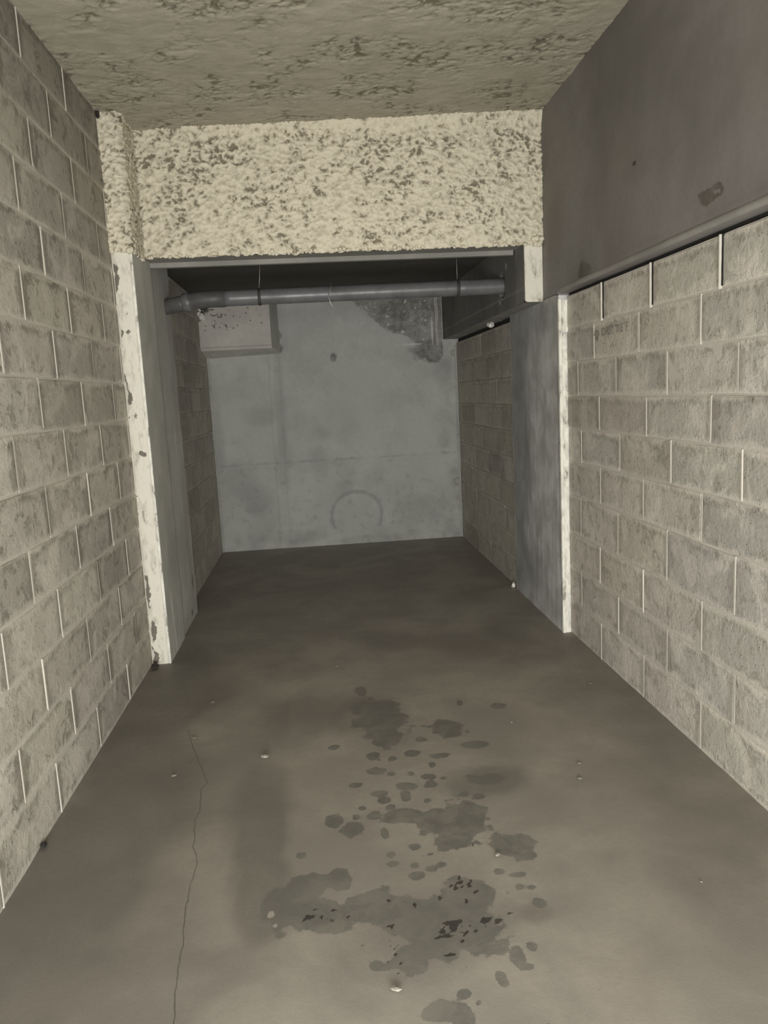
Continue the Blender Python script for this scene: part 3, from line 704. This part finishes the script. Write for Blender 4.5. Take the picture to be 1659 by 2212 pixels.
# sprayed part of the column head: front and inner side
UU = np.arange(0, (XCI - XL) + 0.27, 0.0062); V = np.arange(2.335, 3.06, 0.0062)
wf = XCI - XL
def wrap(u, v):
    x = np.where(u < wf, XL + u, XCI + 0.0); yv = np.where(u < wf, YC - 0.004, YC - 0.004 + (u - wf))
    r = np.clip(1 - np.abs(u - wf) / 0.03, 0, 1) ** 2 * 0.008
    return np.stack([x - r, yv + r, v], 1)
P, F = grid_mesh(UU, V, wrap)
P0 = P.copy()
h = spray_height(P0)
uu = np.repeat(UU, len(V)); fr = np.clip((uu - wf) / 0.02 + 0.5, 0, 1)
P[:, 1] -= (1 - fr) * h * 0.032; P[:, 0] += fr * h * 0.020
P[:, 2] -= fbm(P0 + 5, 24, 2) * 0.009 + np.clip((2.38 - P0[:, 2]) / 0.04, 0, 1) * np.clip(fbm(P0, 30, 3) + 0.2, 0, 1) * 0.02
mesh_obj('sprayed_coating', sub(P), F, M['spray'], lc, attrs=dict(height=h - 0.10 * fr), smooth=True)
lumps(lc, [(R_.uniform(XL, XCI + 0.005) - o0[0], YC - 0.012 - o0[1], 2.335 + R_.uniform(-0.006, 0.012), R_.uniform(0.007, 0.014)) for _ in range(16)]
      + [(XCI - 0.01 - o0[0], YC - 0.016 - o0[1], 2.335, 0.017)]
      + [(XCI + 0.004 - o0[0], YC + R_.uniform(0, 0.26) - o0[1], 2.335 + R_.uniform(-0.004, 0.015), R_.uniform(0.006, 0.013)) for _ in range(22)], M['spray'])

# ---------------------------------------------------------------- RIGHT COLUMN
rcm = empty('column', ((XB + XR) / 2, YC, 0)); o0 = rcm.location.copy()
label(rcm, 'right concrete column with streaked grey side and a narrow white front edge', 'column')
U = np.arange(YC + 0.03, YE + 0.01, 0.018); V = np.arange(0, 2.03, 0.018)
P, F = grid_mesh(U, V, lambda u, v: np.stack([np.full_like(u, XB), u, v], 1), flip=False)
ev = fbm(np.stack([P[:, 1] * 0, P[:, 1] * 12, P[:, 2] * 0.5], 1), 1.5, 4)
P[:, 0] += fbm(P, 4, 3) * 0.003
a, b = P[:, 1], P[:, 2]
soft = gauss(a, b, RC_SOFT[:6], 0.3) * 0.75 + np.clip((a - 5.05) / 0.02, 0, 1) * 0.4 + np.clip((b - 1.75) / 0.25, 0, 1) * 0.5
strk = np.clip(fbm(np.stack([a * 30, a * 0, b * 3.0], 1), 1.0, 3) + 0.05, 0, 1)
soft = np.clip(soft + strk * 0.8, 0, 1)
soft = np.clip(soft + strk * np.clip(gauss(a, b, [(4.95, 0.3, 0.35, 0.22)], 0.2), 0, 1) * 1.5, 0, 1)
spot = np.clip(fbm(np.stack([a * 34, a * 0, b * 2.2], 1), 1.0, 3) * 2.4 - 0.1, 0, 1) * np.clip(gauss(a, b, [(5.0, 0.26, 0.26, 0.13)], 0.3), 0, 1) * 0.75
pale = np.clip(fbm(np.stack([a * 26, a * 0, b * 5.0], 1), 1.0, 4) * 2.2 - 0.2, 0, 1) * (a < 5.0)
crk = np.exp(-((a - 4.66 - 0.004 * ev) / 0.007) ** 2) * (b < 1.3) * 0.9
mesh_obj('side_face', sub(P), F, M['column_r'], rcm, attrs=dict(soft=soft, spot=spot, pale=pale, crack=crk), smooth=True)
v, f = box_vf(XB + 0.004, XR + 0.2, YC + 0.006, YE + 0.02, 0, 2.01)
mesh_obj('core', sub(v), f, M['column_r'], rcm)
# narrow pale front face with a peeled groove
def edge_strip(name, xa, xb, z0, z1, yf, mat, seed, jag=0.004):
    zz = np.arange(z0, z1 + 0.001, 0.014); n1 = fbm(np.stack([zz * 0 + seed, zz, zz], 1), 14, 3)
    v = []
    for z, q in zip(zz, n1):
        v += [(xa, yf + 0.02, z), (xa + 0.001, yf, z), (xb - jag * max(0, q * 3), yf, z), (xb, yf + 0.02, z)]
    f = [(4 * k + i, 4 * k + i + 1, 4 * k + i + 5, 4 * k + i + 4) for k in range(len(zz) - 1) for i in range(3)]
    f += [(0, 3, 2, 1), tuple(4 * (len(zz) - 1) + i for i in range(4))]
    return mesh_obj(name, sub(v), f, mat, rcm)
edge_strip('painted_edge', XB - 0.002, XB + 0.017, 0.0, 1.99, YC - 0.006, M['paint_r'], 1, 0.001)
edge_strip('painted_face', XB + 0.0185, XR - 0.006, 0.0, 1.80, YC, M['paint_r'], 2, 0.005)
edge_strip('painted_face', XB + 0.0185, XR + 0.006, 1.80, 1.995, YC - 0.004, M['paint_r'], 3, 0.004)
v, f = box_vf(XB + 0.012, XR + 0.01, YC + 0.004, YC + 0.03, 0, 1.99)
mesh_obj('mortar_bed', sub(v), f, M['column_r'], rcm)

# ---------------------------------------------------------------- DEEP SIDE BEAM over the right wall
db = empty('side_beam', (XB, 2.0, 2.02)); o0 = db.location.copy()
label(db, 'deep smooth dark concrete beam running above the right block wall', 'beam')
U = np.concatenate([np.arange(-0.7, 2.2, 0.1), np.arange(2.2, YC + 0.001, 0.015), np.arange(YC + 0.015, YS + 0.03, 0.015)])
V = np.concatenate([[2.020, 2.024, 2.030, 2.038, 2.046], np.arange(2.055, 3.13, 0.016)])
def bf(u, v):
    x = np.full_like(u, XB)
    c = np.clip((2.040 - v) / 0.020, 0, 1)
    return np.stack([x + c ** 2 * 0.016 * (u < YC + 0.01), u, v], 1)
P, F = grid_mesh(U, V, bf)
P[:, 0] += fbm(P, 1.6, 3) * 0.005 + np.exp(-((P[:, 2] - 2.052) / 0.006) ** 2) * -0.0035
a, b = P[:, 1], P[:, 2]
stain = blobs(a, b, RB_STAIN, wob=0.35, sc=12) * 0.9
stain[(((a - 2.665) / 0.02) ** 2 + ((b - 2.135) / 0.014) ** 2) < 1] *= 0.3
spot = blobs(a, b, RB_SPOT, wob=0.4) * 0.8
soft = np.clip(gauss(a, b, [(3.987, 2.075, 0.12, 0.06), (3.3, 2.40, 0.15, 0.06)], 0.3) * 0.35 + np.clip(fbm(P, 1.1, 3) * 0.7, 0, 1), 0, 1)
pale = np.clip(fbm(np.stack([a * 5, a * 0, b * 12], 1), 1.2, 4) * 1.6 - 0.30, 0, 1) * np.clip((2.16 - b) / 0.1, 0, 1) * 0.9
mesh_obj('side_face', sub(P), F, M['beam'], db, attrs=dict(soft=soft, stain=stain, spot=spot, pale=pale), smooth=True)
U = np.arange(-0.7, YC - 0.005, 0.03); P, F = grid_mesh(U, np.linspace(0, math.pi * 1.15, 9), lambda u, v: np.stack([XB + 0.008 - 0.016 * np.sin(v), u, 2.036 + 0.015 * np.cos(v)], 1), flip=False)
P += (fbm(P, 9, 3) * 0.002)[:, None]
mesh_obj('bottom_lip', sub(P), F, M['soffit'], db, smooth=True)
v, f = box_vf(XB + 0.014, XR + 0.35, -0.7, YC + 0.02, 2.020, 3.12)
mesh_obj('core', sub(v), f, M['beam'], db)
v, f = box_vf(XB + 0.006, XR + 0.35, YC + 0.021, YS + 0.04, 2.012, 3.12)
mesh_obj('core', sub(v), f, M['beam'], db)
# dark strip painting the gap's shade between wall top and beam
o = mesh_obj('joint_shade', *box_vf(XR + 0.012, XR + 0.06, -0.7, YC, 1.99, 2.025), M['void_shade'], wall_right)

# ---------------------------------------------------------------- REAR SIDE BEAM
XRB = 1.307
rb = empty('rear_beam', (XRB, YS + 0.02, 2.01)); o0 = rb.location.copy()
label(rb, 'dark concrete beam over the rear right block wall, pierced by the pipe', 'beam')
U = np.concatenate([np.arange(YS + 0.012, 5.10, 0.02), np.arange(5.12, 5.40, 0.006), np.arange(5.42, YBK + 0.01, 0.03)])
V = np.concatenate([[2.008], np.arange(2.02, 2.10, 0.02), np.arange(2.10, 2.25, 0.006), np.arange(2.26, 2.45, 0.02), [2.449]])
P, F = grid_mesh(U, V, lambda u, v: np.stack([np.full_like(u, XRB), u, v], 1))
PY, PZ, PR = 5.255, 2.178, 0.0515
hole = 0.062 + 0.010 * fbm(P, 12, 2)
rr_ = np.hypot(P[:, 1] - PY, P[:, 2] - PZ)
P[:, 0] += fbm(P, 4, 3) * 0.004 + np.where(rr_ < 0.078 + 0.012 * fbm(P, 12, 2), 0.05, 0) + (P[:, 1] < 4.93) * -0.002
pale = blobs(P[:, 1], P[:, 2], [(5.14, 2.29, 0.03, 0.028), (5.33, 2.075, 0.03, 0.02)], sc=14)
mesh_obj('side_face', sub(P), F, M['rear_beam'], rb, attrs=dict(soft=np.clip((P[:, 1] > 4.93) * 0.35 + fbm(P, 3, 3) * 0.5, 0, 1), pale=pale), smooth=True)
v, f = join_vf([box_vf(XRB + 0.06, XRR + 0.15, YS + 0.02, YBK, 2.009, 2.447)])
mesh_obj('core', sub(v), f, M['rear_beam'], rb)
V_ = [(XRB + 0.028, PY + 0.068 * math.cos(t * math.pi / 12) * (1 + 0.12 * math.sin(5 * t)), PZ + 0.068 * math.sin(t * math.pi / 12) * (1 + 0.15 * math.cos(3 * t))) for t in range(24)]
mesh_obj('pipe_hole_shade', sub(V_), [tuple(range(24))], M['void_shade'], rb)  # dark disc paints the shade inside the opening around the pipe
# soffit with a rounded arris
U2 = np.arange(YS + 0.012, YBK, 0.05)
P, F = grid_mesh(U2, np.linspace(0, 1, 8), lambda u, v: np.stack([XRB + v * 0.15, u, 2.008 + 0.0 * v], 1))
P[:, 2] += fbm(P, 5, 2) * 0.004
mesh_obj('soffit', sub(P), F, M['soffit'], rb, smooth=True)
mesh_obj('gap_shade', *box_vf(XRR + 0.02, XRR + 0.06, YE - 0.05, YBK, 1.965, 2.012), M['void_shade'], wall_rear_right)  # dark strip paints the shade in the gap under the rear beam
# painted front end of this beam, rounded at the bottom
fx0, fx1, fz0 = XRB + 0.004, XB - 0.002, 2.01
pts = []
for k in range(6):
    an = math.pi + math.pi / 2 * k / 5; pts.append((fx0 + 0.02 + 0.02 * math.cos(an), fz0 + 0.02 + 0.02 * math.sin(an)))
pts += [(fx1 - 0.003, fz0 - 0.002), (fx1, fz0 + 0.004), (fx1, 2.365), (fx0, 2.365)]
v = [(x, YS + 0.006, z) for x, z in pts] + [(x, YS + 0.03, z) for x, z in pts]
n_ = len(pts)
f = [tuple(range(n_))] + [(i, i + n_, (i + 1) % n_ + n_, (i + 1) % n_) for i in range(n_)]
sp = blobs(np.array([p[0] for p in v]), np.array([p[2] for p in v]), [], sc=10)
mesh_obj('painted_end', sub(v), f, M['paint'], rb)

# ---------------------------------------------------------------- CORBEL BOX at the rear left
bx = empty('concrete_corbel', (-0.7, YBK, 1.93)); o0 = bx.location.copy()
label(bx, 'pale pitted concrete corbel in the rear left corner, below the pipe', 'corbel')
yf = 7.36
fx0, fx1, fz0, fz1 = -1.028, -0.372, 1.992, 2.443
bxb = (XRL + 0.003, -0.312, 1.925)
U = np.linspace(fx0, fx1, 66); V = np.linspace(fz0, fz1, 46)
P, F = grid_mesh(U, V, lambda u, v: np.stack([u, np.full_like(u, yf), v], 1))
P[:, 1] += fbm(P, 5, 3) * 0.004
bite = blobs(P[:, 0], P[:, 2], [(fx0, 2.33, 0.075, 0.075), (fx0 + 0.04, 2.37, 0.07, 0.05)], wob=0.5, sc=12)
P[:, 1] += np.clip(bite - 0.3, 0, 1) * 0.4 * (0.7 + fbm(P, 20, 3))
rs = np.random.RandomState(5)
sl = [(fx0 + 0.04 + abs(rs.normal()) * 0.24, 2.16 + rs.rand() * 0.23, 0.005 + rs.rand() * 0.010, 0.004 + rs.rand() * 0.006) for _ in range(60)]
spot = blobs(P[:, 0], P[:, 2], sl, wob=0.2, sc=30)
spot = np.maximum(spot, np.clip(bite - 0.42, 0, 1) * 3 * (fbm(P, 18, 3) > -0.08))
mesh_obj('front_face', sub(P), F, M['box'], bx, attrs=dict(spot=np.clip(spot, 0, 1)), smooth=True)
# tapering sides: bottom and right flare toward the wall, plus a lip along the bottom front edge
v = [(fx0, yf, fz0), (fx1, yf, fz0), (bxb[1], YBK - 0.002, bxb[2] + 0.02), (bxb[0], YBK - 0.002, bxb[2]),
     (fx1, yf, fz1), (bxb[1], YBK - 0.002, fz1), (fx0, yf, fz1), (fx0, YBK - 0.002, fz1)]
f = [(0, 3, 2, 1), (1, 2, 5, 4), (0, 6, 7, 3)]
mesh_obj('tapered_sides', sub(v), f, M['column_in'], bx)
v = []
for x in np.linspace(fx0 + 0.004, fx1 + 0.002, 30):
    q = 0.0015 * math.sin(x * 40)
    v += [(x, yf - 0.001, fz0 + 0.018), (x, yf - 0.012 + q, fz0 + 0.008), (x, yf - 0.010 + q, fz0 - 0.014), (x, yf + 0.05, fz0 - 0.022)]
f = [(4 * k + i, 4 * k + 4 + i, 4 * k + 5 + i, 4 * k + 1 + i) for k in range(29) for i in range(3)]
mesh_obj('bottom_lip', sub(v), [t[::-1] for t in f], M['box'], bx, smooth=True)
lumps(bx, [(fx0 + 0.035 - o0[0], yf - 0.012 - o0[1], 2.285 - o0[2], 0.030), (fx0 + 0.05 - o0[0], yf - 0.005 - o0[1], 2.27 - o0[2], 0.020), (fx0 + 0.012 - o0[0], yf + 0.01 - o0[1], 2.31 - o0[2], 0.022),
           (fx0 + 0.022 - o0[0], yf + 0.01 - o0[1], 2.345 - o0[2], 0.013), (fx0 + 0.008 - o0[0], yf + 0.01 - o0[1], 2.365 - o0[2], 0.014), (fx0 + 0.03 - o0[0], yf + 0.01 - o0[1], 2.385 - o0[2], 0.010)], M['foam'], 'foam_lump')

# ---------------------------------------------------------------- DRAIN PIPE
pp = empty('drain_pipe', (0.3, PY, PZ)); o0 = pp.location.copy()
label(pp, 'grey plastic drain pipe hung under the dark rear slab with a left elbow', 'pipe')
def tube(name, pts, radii, mat, parent, seg=28, caps=True, off=None):
    pts = [Vector(p) for p in pts]; V, Fs = [], []
    n = len(pts); up = Vector((0, 0, 1))
    for i, p in enumerate(pts):
        t = (pts[min(i + 1, n - 1)] - pts[max(i - 1, 0)]).normalized()
        s = t.cross(up)
        if s.length < 1e-3: s = t.cross(Vector((0, 1, 0)))
        s.normalize(); q = s.cross(t)
        r = radii[i] if hasattr(radii, '__len__') else radii
        for k in range(seg):
            an = 2 * math.pi * k / seg
            V.append(p + s * (r * math.cos(an)) + q * (r * math.sin(an)))
    for i in range(n - 1):
        for k in range(seg):
            Fs.append((i * seg + k, i * seg + (k + 1) % seg, (i + 1) * seg + (k + 1) % seg, (i + 1) * seg + k))
    if caps: Fs += [tuple(range(seg))[::-1], tuple((n - 1) * seg + k for k in range(seg))]
    oo = off or Vector((0, 0, 0))
    return mesh_obj(name, [tuple(v - oo) for v in V], Fs, mat, parent, smooth=True)
xr = np.linspace(-0.56, XRB + 0.045, 40)
zline = lambda x: PZ - 0.006 + 0.008 * (x + 0.6) / 1.9
tube('pipe_section', [(x, PY, zline(x)) for x in xr], PR, M['pipe'], pp, off=o0)
# elbow: socket then bend running back-left into the wall
elb = []; rad = []
d0 = Vector((-1, 0, 0))
p = Vector((-0.545, PY, zline(-0.55)))
for k, r in ((0, 0.0515), (0.001, PR + 0.004), (0.10, PR + 0.004)):
    elb.append(p + d0 * k); rad.append(r)
q = elb[-1].copy()
for k in range(1, 8):
    an = math.radians(22.0 * k / 7)
    dd = Vector((-math.cos(an), math.sin(an) * 0.9, -math.sin(an) * 0.28)).normalized()
    q = q + dd * 0.018; elb.append(q.copy()); rad.append(PR + 0.003)
elb.append(q + dd * 0.004); rad.append(PR + 0.007)
elb.append(q + dd * 0.05); rad.append(PR + 0.007)
elbow = tube('elbow', elb, rad, M['pipe_dark'], pp, off=o0)
e2 = [elb[-1], elb[-1] + dd * 0.02, elb[-1] + dd * 0.05, elb[-1] + dd * 0.36]
tube('pipe_section', e2, [PR - 0.001] * 4, M['pipe_dark'], pp, off=o0)
tube('socket_ring', [elb[-2] , elb[-2] + dd * 0.004, elb[-1], elb[-1] + dd * 0.003], [PR + 0.007, PR + 0.0095, PR + 0.0095, PR + 0.004], M['pipe'], elbow, off=o0, caps=False)
def strap(x, wd, hang_top, wire_x):
    t = tube('strap', [(x - wd / 2, PY, zline(x)), (x - wd / 2 + 0.001, PY, zline(x)), (x + wd / 2 - 0.001, PY, zline(x)), (x + wd / 2, PY, zline(x))], [PR + 0.0005, PR + 0.004, PR + 0.004, PR + 0.0005], M['clamp'], pp, off=o0, caps=False)
    tube('hanger_wire', [(x, PY, zline(x) + PR), (x + (wire_x - x) * 0.5, PY, (zline(x) + hang_top) / 2), (wire_x, PY, hang_top)], 0.0016, M['wire'], pp, seg=8, off=o0)
strap(-0.322, 0.020, 2.446, -0.302)
strap(1.0, 0.022, 2.446, 1.0)
tube('coupling', [(0.985, PY, zline(0.985)), (0.987, PY, zline(0.985)), (1.05, PY, zline(1.05))], [PR, PR + 0.0025, PR + 0.002], M['pipe'], pp, off=o0, caps=False)
# short bent wire wrapped over the pipe
wv = []
for k in range(15):
    an = math.radians(150 - 190 * k / 14)
    wv.append((0.152 - 0.018 * (k / 14), PY - (PR + 0.004) * math.cos(math.pi - an) * -1 if False else PY - (PR + 0.0035) * math.sin(math.radians(10 + 12 * k)), zline(0.15) + (PR + 0.0035) * math.cos(math.radians(10 + 12 * k))))
wv = wv[:9]
wv.insert(0, (0.148, PY + 0.01, zline(0.15) + PR + 0.03))
wv += [(0.128, PY - PR - 0.006, 2.172), (0.131, PY - PR - 0.006, 2.145), (0.137, PY - PR - 0.004, 2.118), (0.147, PY - PR, 2.096), (0.158, PY - PR, 2.080)]
wo = tube('wire_hook', wv, 0.0023, M['wire'], None, seg=8)
label(wo, 'short bent metal wire hooked over the middle of the grey pipe', 'wire')

# ---------------------------------------------------------------- SMALL THINGS
foam = lumps(None, [(1.40, 6.02, 1.992, 0.024), (1.385, 5.98, 1.985, 0.017), (1.402, 6.09, 1.998, 0.022), (1.385, 6.05, 2.0, 0.012)], M['foam'], 'foam_scrap')
foam.pop('kind', None)
label(foam, 'scrap of pale foam stuck in the gap under the rear beam', 'foam')
def chip(name, x, y, r, flat, mat, seed, z=None):
    rr = np.random.RandomState(seed)
    bm = bmesh.new(); bmesh.ops.create_icosphere(bm, subdivisions=1, radius=1.0)
    V = np.array([v.co[:] for v in bm.verts]); Fs = [tuple(v.index for v in fc.verts) for fc in bm.faces]; bm.free()
    V *= (0.75 + rr.rand(len(V), 1) * 0.5)
    V *= np.array([r * (1 + rr.rand() * 0.8), r, r * flat])
    an = rr.rand() * 3.1; c, s = math.cos(an), math.sin(an)
    V = np.stack([V[:, 0] * c - V[:, 1] * s, V[:, 0] * s + V[:, 1] * c, V[:, 2] - V[:, 2].min() + 0.0002], 1)
    o = mesh_obj(name, V, Fs, mat); o.location = (x, y, 0.0015 if z is None else z)
    return o
CL = ['tan stone chip on the floor just right of the crack', 'tiny pale chip beside the upper right dark patch', 'pale flake on the floor toward the right wall',
      'small white chip below the grey middle stain', 'small white chip near the bottom edge of the floor', 'pale flake just behind another near the right wall',
      'small reddish chip low on the right of the floor', 'flat pale scrap on the floor left of the crack', 'pale spot of plaster near the right wall foot',
      'pale sliver in the centre of the floor below the cross beam', 'pale scratch-like sliver left of the floor centre', 'pale sliver beside the crack top']
for i, (x, y) in enumerate(CHIPS[:12]):
    r = [0.012, 0.006, 0.010, 0.008, 0.009, 0.008, 0.004, 0.009, 0.008, 0.008, 0.012, 0.012][i]
    o = chip('debris_chip', x, y, r, [0.6, 0.5, 0.3, 0.5, 0.5, 0.35, 0.6, 0.3, 0.3, 0.25, 0.15, 0.15][i], M['chip'], i)
    label(o, CL[i], 'debris', 'chips scattered on the floor')
o = chip('dirt_clump', -1.02, 4.335, 0.022, 0.8, M['darkchip'], 31); label(o, 'black clump of dirt at the foot of the left column', 'debris')
o = chip('dirt_clump', -1.035, 2.555, 0.012, 0.9, M['darkchip'], 32); label(o, 'small black clump of dirt at the foot of the left block wall', 'debris')
o = chip('dirt_clump', 1.405, 5.535, 0.016, 1.6, M['foam'], 33); label(o, 'white crumb at the rear foot of the right column', 'debris')
# dark hole with torn coating at the upper left corner of the ceiling
hv = chip('cobweb_clump', XL + 0.006, YC - 0.02, 0.020, 1.6, M['darkchip'], 34, z=3.0)
label(hv, 'black sooty clump in the ceiling corner above the left column', 'cobweb')
# faint stamp on one block of the right wall
def text(body, size, y, z, parent):
    cu = bpy.data.curves.new('stamp', 'FONT'); cu.body = body; cu.size = size; cu.extrude = 0.0002; cu.materials.append(M['ink'])
    t = bpy.data.objects.new('stamp_text', cu); col.objects.link(t)
    bpy.context.view_layer.update()
    dg = bpy.context.evaluated_depsgraph_get()
    me = bpy.data.meshes.new_from_object(t.evaluated_get(dg)); bpy.data.objects.remove(t)
    o = bpy.data.objects.new('stamp_text', me); col.objects.link(o); o.parent = parent
    o.matrix_local = Matrix(((0, 0, -1, XR - 0.0078), (-1, 0, 0, y), (0, 1, 0, z), (0, 0, 0, 1)))
    return o
text('IDIRST TI E  F', 0.058, 3.88, 1.735, wall_right)
ringv, ringf = [], []
for k in range(17):
    an = math.pi * 0.1 + math.pi * 0.8 * k / 16
    for r in (0.026, 0.034): ringv.append((XR - 0.0079, 3.945 - r * 1.1 * math.cos(an), 1.735 + r * math.sin(an)))
ringf = [(2 * k, 2 * k + 1, 2 * k + 3, 2 * k + 2) for k in range(16)]
ringv += [(XR - 0.0079, 3.955, 1.72), (XR - 0.0079, 3.93, 1.72), (XR - 0.0079, 3.935, 1.75), (XR - 0.0079, 3.95, 1.748)]
n_ = len(ringv); ringf.append((n_ - 4, n_ - 3, n_ - 2, n_ - 1))
mesh_obj('stamp_mark', ringv, ringf, M['ink'], wall_right)

# ---------------------------------------------------------------- ENTRANCE behind the camera
fr = mesh_obj('wall_front', *join_vf([box_vf(-2.4, 2.6, -0.9, -0.7, 2.05, 3.2), box_vf(-2.4, XL, -0.9, -0.7, 0, 2.05), box_vf(XR, 2.6, -0.9, -0.7, 0, 2.05)]), M['lane'])
structure(fr, 'entrance wall with the open garage doorway')
ln = mesh_obj('floor', *box_vf(-3.5, 3.7, -4.6, -1.2, -0.1, 0.0), M['lane']); structure(ln, 'access lane floor')
